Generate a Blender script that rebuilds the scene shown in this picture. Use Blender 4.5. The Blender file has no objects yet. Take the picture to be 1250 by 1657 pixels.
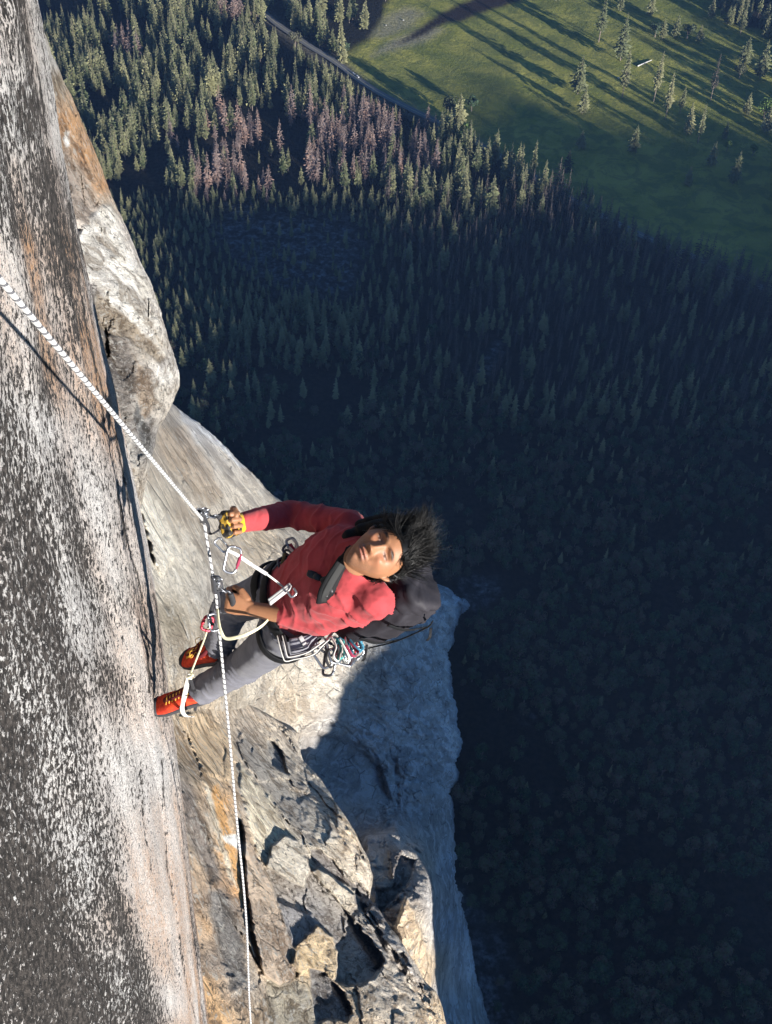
import bpy, bmesh, math, random
import numpy as np
from mathutils import Vector, Matrix

SC = bpy.context.scene
rad = math.radians
# ------------------------------------------------------------------ camera
CAMH = 650.0                      # height of the photographer above the valley floor
FPX = 2000.0                      # focal length in photograph pixels (1250 x 1657)
PITCH, ROLL = rad(46.1), rad(3.72)
C0 = np.array([0.0, 0.0, CAMH])
Fv = np.array([0, math.cos(PITCH), -math.sin(PITCH)])
U0 = np.array([0, math.sin(PITCH), math.cos(PITCH)])
R0 = np.array([1.0, 0, 0])
Rv = R0 * math.cos(ROLL) + U0 * math.sin(ROLL)
Uv = U0 * math.cos(ROLL) - R0 * math.sin(ROLL)
cam_d = bpy.data.cameras.new('camera')
cam_d.sensor_fit = 'VERTICAL'; cam_d.sensor_height = 36.0; cam_d.sensor_width = 36.0
cam_d.lens = FPX / 1657 * 36.0
cam_d.clip_start = 0.05; cam_d.clip_end = 20000
cam = bpy.data.objects.new('camera', cam_d); SC.collection.objects.link(cam)
m = Matrix.Identity(4)
for i in range(3):
    m[i][0] = Rv[i]; m[i][1] = Uv[i]; m[i][2] = -Fv[i]; m[i][3] = C0[i]
cam.matrix_world = m
SC.camera = cam
# ------------------------------------------------------------------ sun, sky, exposure
LD = np.array([-.645, .750, -.155]); LD /= np.linalg.norm(LD)     # direction the sunlight travels
SUN_EL = math.asin(-LD[2]); SUN_AZ = math.atan2(-LD[0], -LD[1])    # azimuth from +Y towards +X
sun_d = bpy.data.lights.new('sun', 'SUN'); sun_d.energy = 5.0; sun_d.angle = rad(0.53); sun_d.color = (1, .955, .895)
sun = bpy.data.objects.new('sun', sun_d); SC.collection.objects.link(sun)
sun.rotation_euler = Vector(LD).to_track_quat('-Z', 'Y').to_euler(); sun.location = (60, -80, 680)
W = bpy.data.worlds.new('World'); SC.world = W; W.use_nodes = True
wn = W.node_tree; bg = wn.nodes['Background']
sky = wn.nodes.new('ShaderNodeTexSky'); sky.sky_type = 'NISHITA'; sky.sun_disc = False
sky.sun_elevation = SUN_EL; sky.sun_rotation = SUN_AZ; sky.altitude = 1500; sky.air_density = 1.0; sky.dust_density = 0.6; sky.ozone_density = 4.6
wn.links.new(sky.outputs[0], bg.inputs[0]); bg.inputs[1].default_value = 0.07
SC.view_settings.view_transform = 'Standard'; SC.view_settings.look = 'None'
SC.view_settings.gamma = 1; SC.view_settings.exposure = 1.18
SC.cycles.max_bounces = 5; SC.cycles.diffuse_bounces = 2; SC.cycles.glossy_bounces = 2
SC.cycles.transparent_max_bounces = 6; SC.cycles.transmission_bounces = 2
SC.cycles.caustics_reflective = False; SC.cycles.caustics_refractive = False
SC.cycles.use_denoising = True

# ------------------------------------------------------------------ helpers
def P(px, py, F):
    """world point seen at photo pixel (px, py) at distance F along the viewing axis"""
    px = np.asarray(px, float); py = np.asarray(py, float); F = np.asarray(F, float)
    return C0 + (Fv + ((px - 625) / FPX)[..., None] * Rv + ((828.5 - py) / FPX)[..., None] * Uv) * F[..., None]
def proj(p):
    q = np.asarray(p, float) - C0
    f = q @ Fv
    return 625 + q @ Rv / f * FPX, 828.5 - q @ Uv / f * FPX, f
def Fground(px, py, z=0.0):
    d = P(px, py, np.ones(np.shape(px))) - C0
    return (z - CAMH) / d[..., 2]
def G(px, py, z=0.0):
    return P(px, py, Fground(np.asarray(px, float), np.asarray(py, float), z))

def _h(ix, iy, iz, s):
    n = (ix * 374761393 + iy * 668265263 + iz * 2147483647 + s * 1274126177) & 0xffffffff
    n = ((n ^ (n >> 13)) * 1274126177) & 0xffffffff
    return ((n ^ (n >> 16)) & 0xffff) / 65535.0
def vnoise(p, s=0):
    f = np.floor(p); i = f.astype(np.int64); t = p - f; t = t * t * (3 - 2 * t)
    r = 0
    for a in (0, 1):
        for b in (0, 1):
            for c in (0, 1):
                w = (t[:, 0] if a else 1 - t[:, 0]) * (t[:, 1] if b else 1 - t[:, 1]) * (t[:, 2] if c else 1 - t[:, 2])
                r = r + w * _h(i[:, 0] + a, i[:, 1] + b, i[:, 2] + c, s)
    return r * 2 - 1
def fbm(p, o=4, s=0, g=.5):
    r = 0; a = 1; t = 0
    for k in range(o):
        r = r + a * vnoise(p * 2 ** k + 17.3 * k, s + k); t += a; a *= g
    return r / t
def ridged(p, o=4, s=0):
    r = 0; a = 1; t = 0
    for k in range(o):
        r = r + a * (1 - np.abs(vnoise(p * 2 ** k + 9.1 * k, s + k)) * 2); t += a; a *= .5
    return r / t
def inpoly(x, y, poly):
    poly = np.asarray(poly, float); ins = np.zeros(x.shape, bool)
    j = len(poly) - 1
    for i in range(len(poly)):
        xi, yi = poly[i]; xj, yj = poly[j]
        c = ((yi > y) != (yj > y)) & (x < (xj - xi) * (y - yi) / ((yj - yi) or 1e-9) + xi)
        ins ^= c; j = i
    return ins
def segdist(x, y, pts, closed=False):
    pts = np.asarray(pts, float); d = np.full(x.shape, 1e9)
    n = len(pts)
    for i in range(n if closed else n - 1):
        a = pts[i]; b = pts[(i + 1) % n]; ab = b - a
        t = np.clip(((x - a[0]) * ab[0] + (y - a[1]) * ab[1]) / max(ab @ ab, 1e-9), 0, 1)
        d = np.minimum(d, np.hypot(x - a[0] - t * ab[0], y - a[1] - t * ab[1]))
    return d
def pmask(x, y, poly, s):
    d = segdist(x, y, poly, True); d = np.where(inpoly(x, y, poly), d, -d)
    t = np.clip(d / s * .5 + .5, 0, 1)
    return t * t * (3 - 2 * t)
def idw(x, y, ctrl, p=3.0, soft=12):
    ctrl = [(c[0], c[1], c[2:]) for c in ctrl]
    num = 0; den = 0
    for cx, cy, v in ctrl:
        w = 1 / (np.hypot(x - cx, y - cy) + soft) ** p
        num = num + w[:, None] * np.asarray(v, float)[None, :]; den = den + w
    return num / den[:, None]
def rbf(x, y, ctrl):
    """thin plate spline of log depth"""
    c = np.array(ctrl, float); n = len(c); X = c[:, :2] / 500.; v = np.log(c[:, 2])
    def phi(r): return np.where(r > 0, r * r * np.log(r + 1e-12), 0)
    K = phi(np.hypot(X[:, None, 0] - X[None, :, 0], X[:, None, 1] - X[None, :, 1])) + 1e-4 * np.eye(n)
    Pm = np.c_[np.ones(n), X]
    A = np.block([[K, Pm], [Pm.T, np.zeros((3, 3))]])
    w = np.linalg.solve(A, np.r_[v, 0, 0, 0])
    q = np.c_[x, y] / 500.; out = w[n] + q @ w[n + 1:]
    for i in range(n): out = out + w[i] * phi(np.hypot(q[:, 0] - X[i, 0], q[:, 1] - X[i, 1]))
    return np.exp(out)

def mesh_obj(name, V, Fc, mat, parent=None, smooth=True):
    me = bpy.data.meshes.new(name)
    me.from_pydata([tuple(map(float, v)) for v in V], [], [tuple(map(int, f)) for f in Fc])
    if smooth: me.polygons.foreach_set('use_smooth', [True] * len(me.polygons))
    me.update()
    if mat: me.materials.append(mat)
    o = bpy.data.objects.new(name, me); SC.collection.objects.link(o)
    if parent: o.parent = parent
    return o
def grid_faces(nr, nc):
    i = np.arange(nr - 1)[:, None] * nc + np.arange(nc - 1)[None, :]
    i = i.ravel()
    return np.c_[i, i + nc, i + nc + 1, i + 1]
def set_col(o, name, col):
    a = o.data.attributes.new(name, 'FLOAT_COLOR', 'POINT')
    col = np.asarray(col, float)
    if col.shape[1] == 3: col = np.c_[col, np.ones(len(col))]
    a.data.foreach_set('color', col.ravel())
def set_val(o, name, v):
    a = o.data.attributes.new(name, 'FLOAT', 'POINT'); a.data.foreach_set('value', np.asarray(v, float))
def tag(o, label=None, cat=None, group=None, kind=None):
    if label: o['label'] = label
    if cat: o['category'] = cat
    if group: o['group'] = group
    if kind: o['kind'] = kind
    return o

class NT:
    """tiny node-tree writer"""
    def __init__(s, name, rough=.85, spec=.2):
        s.m = bpy.data.materials.new(name); s.m.use_nodes = True; s.t = s.m.node_tree
        s.b = s.t.nodes['Principled BSDF']; s.b.inputs['Roughness'].default_value = rough
        s.b.inputs['Specular IOR Level'].default_value = spec
    def n(s, typ, **kw):
        nd = s.t.nodes.new(typ)
        for k, v in kw.items(): setattr(nd, k, v)
        return nd
    def put(s, sock, v):
        if hasattr(v, 'is_output') or isinstance(v, bpy.types.NodeSocket): s.t.links.new(v, sock)
        elif isinstance(v, (tuple, list)) and len(v) == 3 and sock.type == 'RGBA': sock.default_value = (*v, 1)
        else: sock.default_value = v
    def math(s, op, a, b=0.0, c=None, clamp=False):
        nd = s.n('ShaderNodeMath', operation=op, use_clamp=clamp); s.put(nd.inputs[0], a); s.put(nd.inputs[1], b)
        if c is not None: s.put(nd.inputs[2], c)
        return nd.outputs[0]
    def vmath(s, op, a, b=(0, 0, 0)):
        nd = s.n('ShaderNodeVectorMath', operation=op); s.put(nd.inputs[0], a); s.put(nd.inputs[1], b)
        return nd.outputs['Value'] if op in ('DOT_PRODUCT', 'LENGTH') else nd.outputs[0]
    def obj(s): return s.n('ShaderNodeTexCoord').outputs['Object']
    def attr(s, name, out='Color'):
        return s.n('ShaderNodeAttribute', attribute_name=name).outputs[out]
    def mapped(s, scale=(1, 1, 1), rot=(0, 0, 0), src=None):
        nd = s.n('ShaderNodeMapping'); s.put(nd.inputs[0], src or s.obj()); nd.inputs['Rotation'].default_value = rot; nd.inputs['Scale'].default_value = scale
        return nd.outputs[0]
    def noise(s, vec, scale=1.0, detail=4, rough=.55, dist=0, col=False):
        nd = s.n('ShaderNodeTexNoise'); s.put(nd.inputs['Vector'], vec); s.put(nd.inputs['Scale'], scale)
        nd.inputs['Detail'].default_value = detail; nd.inputs['Roughness'].default_value = rough; nd.inputs['Distortion'].default_value = dist
        return nd.outputs['Color' if col else 'Fac']
    def voro(s, vec, scale, feature='DISTANCE_TO_EDGE'):
        nd = s.n('ShaderNodeTexVoronoi', feature=feature); s.put(nd.inputs['Vector'], vec); s.put(nd.inputs['Scale'], scale)
        return nd.outputs['Distance'] if feature != 'F1COL' else nd.outputs['Color']
    def ramp(s, v, lo, hi, a=0.0, b=1.0, smooth=True):
        nd = s.n('ShaderNodeMapRange', interpolation_type='SMOOTHSTEP' if smooth else 'LINEAR')
        s.put(nd.inputs[0], v); s.put(nd.inputs[1], lo); s.put(nd.inputs[2], hi); s.put(nd.inputs[3], a); s.put(nd.inputs[4], b)
        return nd.outputs[0]
    def mix(s, f, a, b, mode='MIX'):
        nd = s.n('ShaderNodeMix', data_type='RGBA', blend_type=mode); s.put(nd.inputs[0], f); s.put(nd.inputs[6], a); s.put(nd.inputs[7], b)
        return nd.outputs[2]
    def bump(s, h, strength=.5, dist=.01, prev=None):
        nd = s.n('ShaderNodeBump'); s.put(nd.inputs['Strength'], strength); s.put(nd.inputs['Distance'], dist); s.put(nd.inputs['Height'], h)
        if prev is not None: s.put(nd.inputs['Normal'], prev)
        return nd.outputs[0]
    def done(s, col=None, normal=None, **kw):
        if col is not None: s.put(s.b.inputs['Base Color'], col)
        if normal is not None: s.put(s.b.inputs['Normal'], normal)
        for k, v in kw.items(): s.put(s.b.inputs[k.replace('_', ' ')], v)
        return s.m
# ================================================================== ROCK
def lerp_table(t, tab):
    tab = np.array(tab, float); return np.interp(t, tab[:, 0], tab[:, 1])
NEAR_SIL = [(-60, 47), (0, 57), (100, 76), (200, 92), (300, 108), (430, 134), (560, 163), (640, 182), (700, 198), (760, 211), (830, 225), (900, 240), (960, 252),
            (1030, 263), (1100, 273), (1160, 281), (1240, 288), (1330, 297), (1430, 306), (1530, 318), (1657, 334), (1750, 348)]
WD, WR = 4.1, 6.0       # horizontal distance of the tangent point, radius of the near pillar
def _near_table():
    ys = np.arange(-60, 1751, 10.); xs = lerp_table(ys, NEAR_SIL)
    d = P(xs, ys, np.ones(len(xs))) - C0
    h = np.hypot(d[:, 0], d[:, 1]); z = d[:, 2] / h * WD; az = np.arctan2(-d[:, 0], d[:, 1])
    o = np.argsort(z); return z[o], az[o]
_NZ, _NA = _near_table()
def wall_section(z, th):
    """near wall surface point: z height relative to camera, th angle round the pillar (0 at the silhouette)"""
    az = np.interp(z, _NZ, _NA)
    T = np.stack([-np.sin(az), np.cos(az)], -1) * WD
    nin = np.stack([-np.cos(az), -np.sin(az)], -1)
    c = T + nin * WR
    ang = th
    out = -nin * np.cos(ang)[..., None] + np.stack([np.sin(az), -np.cos(az)], -1) * np.sin(ang)[..., None]
    p = c + out * WR
    return np.concatenate([p, (z + CAMH)[..., None]], -1), np.concatenate([out, np.zeros(z.shape + (1,))], -1)
def near_wall_F(px, py):
    """depth of the near wall at a photo pixel (smooth surface)"""
    d = P(np.array([px], float), np.array([py], float), np.ones(1))[0] - C0
    best = None
    for s in np.linspace(1, 7, 1200):
        q = d * s; z = q[2]; az = np.interp(z, _NZ, _NA)
        T = np.array([-math.sin(az), math.cos(az)]) * WD; c = T + np.array([-math.cos(az), -math.sin(az)]) * WR
        if np.hypot(*(q[:2] - c)) < WR: return s
    return 5.0

def near_wall():
    zs = np.concatenate([np.arange(-60, -14, .5), np.arange(-14, -10.8, .08), np.arange(-10.8, 0.6, .016), np.arange(.6, 6, .3)])
    th = np.concatenate([np.linspace(-1.2, -.16, 14, endpoint=False), np.arange(-.16, .62, .0036), np.linspace(.63, 2.2, 26)])
    Z, T = np.meshgrid(zs, th, indexing='ij')
    p, n = wall_section(Z.ravel(), T.ravel())
    q = np.c_[T.ravel() * WR, T.ravel() * 0, Z.ravel()]
    d = fbm(q * np.array([.9, 1, .35]), 3, 3) * .05 + fbm(q * np.array([5, 1, 1.6]), 4, 8) * .016 + ridged(q * np.array([3.2, 1, .5]) + fbm(q * 2, 2, 4)[:, None] * .4, 3, 5) * .010
    d += fbm(q * np.array([22, 1, 9]), 3, 11) * .006
    # thin exfoliation flakes with a sharp edge
    fl = vnoise(q * np.array([2.2, 1, .45]) + 5, 31)
    d += np.clip((fl - .15) * 20, 0, 1) * .012
    d *= np.clip(1.0 - .5 * (np.abs(T.ravel()) < .1), .5, 1)
    p = p + n * d[:, None]
    o = mesh_obj('cliff', p, grid_faces(len(zs), len(th)), None)
    x, y, f = proj(p)
    ok = f > .3; x = np.where(ok, x, -400); y = np.where(ok, y, 800)
    x = np.clip(x, -300, 1500); y = np.clip(y, -300, 2000)
    dark = idw(x, y, [(30, 200, .62), (15, 60, .4), (60, 100, .3), (90, 220, .22), (90, 300, .5), (20, 350, .6), (30, 440, .3), (110, 400, .6), (100, 520, .38), (70, 540, .45), (150, 600, .15), (60, 620, .58), (120, 700, .28),
        (60, 800, .68), (15, 720, .62), (170, 700, .12), (190, 800, .16), (205, 900, .16), (100, 900, .7), (30, 1000, .78), (170, 980, .42), (215, 1050, .14), (255, 1040, .34), (160, 1100, .66), (90, 1100, .66), (225, 1200, .10), (180, 1200, .42),
        (120, 1180, .5), (30, 1200, .76), (270, 1250, .22), (240, 1340, .08), (235, 1430, .14), (190, 1350, .5), (100, 1300, .56), (140, 1380, .5), (60, 1450, .82), (190, 1480, .62), (150, 1430, .6), (262, 1480, .14), (285, 1400, .16), (225, 1570, .7), (120, 1600, .78), (270, 1560, .4), (300, 1620, .26), (325, 1600, .08), (20, 1640, .78), (240, 1640, .7)], 3.5)[:, 0]
    orange = idw(x, y, [(35, 430, .75), (10, 200, .05), (60, 300, .3), (80, 60, .25), (90, 200, .2), (148, 560, .75), (155, 640, .8), (110, 500, .5), (60, 700, .1), (130, 830, .15), (265, 1000, .55), (200, 900, .25), (270, 1150, .45), (100, 1000, 0), (100, 1400, 0),
        (225, 1250, .1), (285, 1330, .45), (290, 1450, .6), (300, 1540, .6), (320, 1600, .95), (325, 1650, .95), (20, 1200, 0), (200, 1600, .02), (270, 1620, .15)], 4)[:, 0]
    # crisp varnish streaks running down the fall line
    st = fbm(q * np.array([2.6, 1, .16]), 4, 21)
    dark = .10 + np.minimum(dark, .70) * .95 + st * .36 + fbm(q * np.array([7, 1, .7]), 3, 61) * .12
    # long cracks and thin flakes near the edge; one line paints the leg shadow
    jx = fbm(np.c_[x, y, x * 0] / 9., 3, 5) * 2.2
    for pl, w_ in (([(112, 330), (124, 430), (142, 540), (160, 610), (186, 700), (204, 790), (214, 850)], 1.1), ([(190, 800), (206, 880), (222, 930), (236, 1000), (243, 1120)], 1.2), ([(262, 1230), (268, 1330), (270, 1400), (286, 1480), (296, 1560), (318, 1657)], 1.0), ([(150, 560), (158, 630), (170, 680)], .9), ([(228, 1240), (232, 1330), (246, 1420)], .7), ([(60, 100), (76, 220), (90, 330)], 1.0), ([(250, 960), (262, 1060), (268, 1130)], .8)):
        dark = dark + np.exp(-(segdist(x + jx, y, pl) / (w_ * 1.3)) ** 2) * .5
    set_val(o, 'dark', np.clip(dark, 0, 1)); set_val(o, 'orange', np.clip(orange * (.35 + 1.5 * np.clip(fbm(q * np.array([6, 1, .35]), 4, 77) + .32, 0, 1)) - .05, 0, 1))
    M = NT('near_granite', .8, .25)
    v = M.mapped((1, 1, .58))
    n1 = M.noise(v, 56, 7, .72, .5); n2 = M.noise(M.mapped((1, 1, .5)), 150, 3, .6); n3 = M.noise(M.mapped((1, 1, .3)), 3.5, 4, .6)
    nn = M.math('ADD', M.math('MULTIPLY', n1, .86), M.math('MULTIPLY', n2, .14))
    thr = M.ramp(M.attr('dark', 'Fac'), 0, 1, .37, .63, False)
    mk = M.ramp(M.math('SUBTRACT', thr, nn), -.006, .008)
    o1 = M.attr('orange', 'Fac')
    gr = M.mix(M.ramp(n3, .35, .65), (.58, .565, .55), (.78, .765, .74))
    gr = M.mix(M.math('MULTIPLY', M.ramp(M.noise(v, 9, 3, .6), .50, .64), .12), gr, (.60, .54, .49))
    gr = M.mix(M.math('MULTIPLY', o1, M.ramp(n1, .3, .62)), gr, (.56, .32, .17))
    gr = M.mix(M.math('MULTIPLY', M.ramp(n2, .54, .66), .35), gr, (.17, .15, .14))
    gr = M.mix(M.ramp(M.noise(M.mapped((1, 1, .8)), 130, 4, .7), .575, .60), gr, (.04, .038, .038))
    dk = M.mix(M.ramp(M.noise(v, 60, 4, .6), .4, .66), (.026, .024, .023), (.10, .088, .080))
    col = M.mix(mk, gr, dk)
    h = M.math('ADD', M.math('MULTIPLY', nn, .7), M.math('MULTIPLY', M.noise(M.mapped((1, 1, .7)), 220, 3, .6), .3))
    h = M.math('SUBTRACT', h, M.math('MULTIPLY', mk, .10))
    o.data.materials.append(M.done(col, M.bump(h, 1.0, .045)))
    tag(o, kind='structure')
    return o

def crack_noise(x, y, s, ang, aspect, scale):
    ca, sa = math.cos(ang), math.sin(ang)
    u = (x * ca + y * sa) / (scale * aspect); w = (-x * sa + y * ca) / scale
    return np.c_[u, w, np.full(len(u), s * 3.7)]

def facet_noise(q, s):
    """flat tilted facets with sharp steps between them (joint blocks)"""
    f = np.floor(q[:, :2]).astype(np.int64); best = np.full(len(q), 1e9); val = np.zeros(len(q)); z0 = np.zeros(len(q), np.int64)
    for a in (-1, 0, 1):
        for b in (-1, 0, 1):
            ix, iy = f[:, 0] + a, f[:, 1] + b
            cx = ix + _h(ix, iy, z0, s); cy = iy + _h(ix, iy, z0, s + 1); dx = q[:, 0] - cx; dy = q[:, 1] - cy; d = dx * dx + dy * dy
            v = (_h(ix, iy, z0, s + 2) - .5) * 1.2 + dx * (_h(ix, iy, z0, s + 3) - .5) * 1.8 + dy * (_h(ix, iy, z0, s + 4) - .5) * 1.8
            m_ = d < best; best = np.where(m_, d, best); val = np.where(m_, v, val)
    return val
def slab(name, rows, ctrl, base_cols, facets, mat, curl=(14, .05), ncol=None, step=2.6, rough=.012, ang=rad(54), seed=1, lines=(), blk=1.0):
    """a body of rock: rows = (py, left px, right px) of its visible outline; ctrl = (px, py, depth)"""
    rows = np.array(rows, float)
    ys = np.arange(rows[0, 0], rows[-1, 0] + .1, step)
    L = np.interp(ys, rows[:, 0], rows[:, 1]); R = np.interp(ys, rows[:, 0], rows[:, 2])
    # small irregularities of the silhouette
    e = np.c_[ys / 22., ys * 0, ys * 0]; R = R + fbm(e, 5, seed + 90, .65) * (9.0 if seed == 11 else 3.0) + (np.floor(fbm(e * 1.3, 3, seed + 95) * 3) * 3.5 * (ys > 950) if seed == 11 else 0)
    nc = ncol or int(max(R - L) / step)
    t = np.linspace(0, 1, nc)
    X = L[:, None] + (R - L)[:, None] * t[None, :]; Y = np.repeat(ys[:, None], nc, 1)
    x = X.ravel(); y = Y.ravel()
    F = rbf(x, y, ctrl)
    dr = (R[:, None] - X).ravel()
    a = np.clip(1 - dr / curl[0], 0, 1)
    F = F * (1 + curl[1] * (1 - np.sqrt(np.maximum(1 - a * a, 0))))
    q1 = crack_noise(x, y, seed, ang, 3.2, 60.); q2 = crack_noise(x, y, seed + 1, ang, 3.0, 22.); q3 = crack_noise(x, y, seed + 2, ang, 1.5, 9.)
    warp = fbm(q2, 3, seed + 5)[:, None] * .6
    rel = fbm(q1, 3, seed) * (1.2 if blk > 1.2 else 2.2) + ridged(q2 + warp, 3, seed + 3) * .3 + fbm(q3, 3, seed + 7) * .22
    stepn = vnoise(q2 * .7 + warp, seed + 12); rel += np.floor(stepn * 3) * .35      # blocky exfoliation steps
    wq = fbm(q3, 3, seed + 31)[:, None] * .22
    rel += facet_noise(q2 * .8 + warp * .5 + wq, seed + 40) * blk + facet_noise(q3 * .55 + wq * 1.5, seed + 50) * .45 * blk + facet_noise(q1 * 1.1 + warp * .25 + wq * .3, seed + 60) * 1.2 * blk
    if seed == 11:      # layered ripples of the glaciated apron
        rel += np.clip((x - 480) / 60, 0, 1) * np.clip((y - 950) / 60, 0, 1) * (ridged(np.c_[(x + y * .25) / 70., (y - x * .12) / 15. + fbm(q1, 2, 8) * 1.5, x * 0], 3, 91) * .9 + np.floor(fbm(np.c_[(x - y * .3) / 60., (y - x * .1) / 26., x * 0], 3, 92) * 4) * .6)
    amp = np.ones(len(x))
    col = idw(x, y, base_cols, 3.2, 15)
    fac = np.ones(len(x)); kk = .62
    wx = fbm(np.c_[x, y, x * 0] / 11., 3, seed + 70) * 4; wy = fbm(np.c_[x, y, x * 0] / 11., 3, seed + 71) * 4
    for f in facets:
        mk = pmask(x + wx, y + wy, f['p'], f.get('s', 5) * .6)
        if 'k' in f:
            k = f['k']
            if 'g' in f:      # depth factor varies across the facet: (dx, dy) gradient per 100 px about the centroid
                c = np.mean(np.array(f['p'], float), 0); k = k + ((x - c[0]) * f['g'][0] + (y - c[1]) * f['g'][1]) / 100.
            fac = fac * (1 + mk * k * (kk if k > 0 else 1)) if not np.ndim(k) else fac * (1 + mk * k)
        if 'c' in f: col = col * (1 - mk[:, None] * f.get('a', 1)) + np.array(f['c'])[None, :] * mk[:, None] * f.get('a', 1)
        if 'r' in f: amp = amp * (1 - mk * (1 - f['r']))
    for ln in lines:      # open cracks: a groove cut into the surface
        d = segdist(x + fbm(np.c_[x, y, x * 0] / 14., 3, 44) * 3.5, y + fbm(np.c_[x, y, x * 0] / 14., 3, 45) * 3.5, ln[0]); fac = fac * (1 + ln[2] * .42 * np.exp(-(d / (ln[1] * 1.15)) ** 2))
    F = F * fac * (1 + rough * rel * amp)
    V = P(x, y, F)
    o = mesh_obj(name, V, grid_faces(len(ys), nc), mat)
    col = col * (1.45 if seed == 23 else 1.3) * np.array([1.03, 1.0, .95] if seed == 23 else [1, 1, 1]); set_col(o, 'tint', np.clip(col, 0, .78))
    tag(o, kind='structure')
    return o, (x, y, F)

def rock_mat(name, sc, along, speck=.5, bumpd=1.0, crackw=.5, st=.14, dk=.8):
    """granite seen from afar; 'along' is the world direction its streaks and cracks follow, sc its noise size in 1/m"""
    M = NT(name, .85, .2)
    a = Vector(along).normalized(); b = a.cross(Vector((1, 0, 0))).normalized(); c = a.cross(b)
    o = M.obj()
    cb = M.n('ShaderNodeCombineXYZ')
    M.put(cb.inputs[0], M.math('MULTIPLY', M.vmath('DOT_PRODUCT', o, tuple(a)), st))
    M.put(cb.inputs[1], M.vmath('DOT_PRODUCT', o, tuple(b))); M.put(cb.inputs[2], M.vmath('DOT_PRODUCT', o, tuple(c)))
    v = cb.outputs[0]
    big = M.noise(v, sc * .25, 5, .6, .4); mid = M.noise(v, sc * 1.3, 8, .72, .5); fine = M.noise(v, sc * 7, 6, .70)
    t = M.attr('tint')
    col = M.mix(M.ramp(big, .38, .62), M.mix(1, t, (.9, .88, .87), 'MULTIPLY'), M.mix(1, t, (1.35, 1.33, 1.28), 'MULTIPLY'))
    col = M.mix(M.math('MULTIPLY', M.ramp(mid, .5, .68), .5), col, (.50, .46, .41))
    col = M.mix(M.math('MULTIPLY', M.ramp(mid, .47, .33), dk * .8), col, (.12, .10, .085))
    col = M.mix(M.math('MULTIPLY', M.ramp(fine, .56, .72), speck), col, (.10, .09, .08))
    col = M.mix(M.math('MULTIPLY', M.ramp(fine, .44, .30), speck * .6), col, (.62, .60, .56))
    bl = M.noise(M.vmath('ADD', v, (3.1, 7.7, 1.3)), sc * .55, 8, .68, 1.1); bl2 = M.noise(M.vmath('ADD', v, (13.1, 2.7, 9.3)), sc * 2.2, 8, .72, .8)
    col = M.mix(M.math('MULTIPLY', M.ramp(bl, .52, .56), .8), col, M.mix(1, t, (1.6, 1.6, 1.58), 'MULTIPLY'))
    col = M.mix(M.math('MULTIPLY', M.ramp(bl, .46, .42), dk), col, M.mix(1, t, (.5, .44, .38), 'MULTIPLY'))
    col = M.mix(M.math('MULTIPLY', M.ramp(bl2, .55, .59), .65), col, (.62, .60, .55))
    col = M.mix(M.math('MULTIPLY', M.ramp(bl2, .43, .39), dk), col, (.09, .08, .07))
    ce = M.voro(M.vmath('ADD', v, M.noise(v, sc * 1.2, 4, .6, col=True)), sc * .55)
    ck = M.ramp(ce, 0.0, .05, 1, 0)
    ck = M.math('MULTIPLY', ck, M.ramp(M.noise(v, sc * .6, 2), .48, .58))
    col = M.mix(M.math('MULTIPLY', ck, crackw), col, (.05, .045, .04))
    h = M.math('ADD', M.math('MULTIPLY', mid, 1.0), M.math('MULTIPLY', fine, .35)); h = M.math('ADD', h, M.math('MULTIPLY', bl2, .8)); h = M.math('SUBTRACT', h, M.math('MULTIPLY', ck, .3))
    return M.done(col, M.bump(h, 1.0, bumpd * 1.5))

cliff = near_wall()

# ---- the bulging buttress a little further along the wall
al = P(268, 580, 80) - P(150, 560, 48)
B_rows = [(-40, 20, 44), (0, 30, 58), (30, 36, 66), (70, 40, 78), (125, 50, 101), (180, 60, 126), (235, 75, 150), (310, 85, 178), (370, 95, 206), (400, 100, 218), (458, 115, 245), (508, 125, 262), (574, 140, 281),
          (605, 150, 291), (624, 150, 292), (651, 160, 280), (673, 165, 270), (690, 168, 258), (738, 178, 247), (790, 188, 236), (830, 190, 226)]
B_rows = [(a, b - 190, c) for a, b, c in B_rows]
B_ctrl = [(-160, -40, 15), (-120, 300, 16), (-60, 600, 17), (0, 830, 19), (30, -40, 30), (60, 0, 34), (60, 200, 36), (125, 180, 46), (90, 400, 40), (206, 370, 62), (150, 560, 48), (281, 574, 80), (292, 620, 84), (220, 500, 58), (170, 700, 50), (258, 690, 66), (240, 740, 58), (200, 820, 50), (200, 650, 52)]
OR, PALE, GRY, DKR = (.36, .20, .095), (.62, .60, .57), (.34, .31, .28), (.13, .12, .11)
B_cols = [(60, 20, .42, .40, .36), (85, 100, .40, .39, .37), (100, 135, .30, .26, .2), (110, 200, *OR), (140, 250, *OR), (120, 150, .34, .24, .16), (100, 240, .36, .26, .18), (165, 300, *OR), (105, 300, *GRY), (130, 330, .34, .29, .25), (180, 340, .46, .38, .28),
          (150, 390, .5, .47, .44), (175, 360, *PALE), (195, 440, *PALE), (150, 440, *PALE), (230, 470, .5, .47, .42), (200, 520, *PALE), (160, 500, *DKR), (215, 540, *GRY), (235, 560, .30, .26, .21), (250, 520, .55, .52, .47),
          (180, 600, *DKR), (185, 560, .28, .22, .16), (225, 610, .36, .31, .26), (260, 600, *PALE), (255, 640, .52, .48, .42), (200, 650, .22, .21, .2), (230, 690, .16, .15, .15), (245, 655, .42, .37, .31), (205, 720, .5, .47, .43), (232, 720, .12, .12, .12), (215, 780, .48, .43, .36)]
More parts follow.
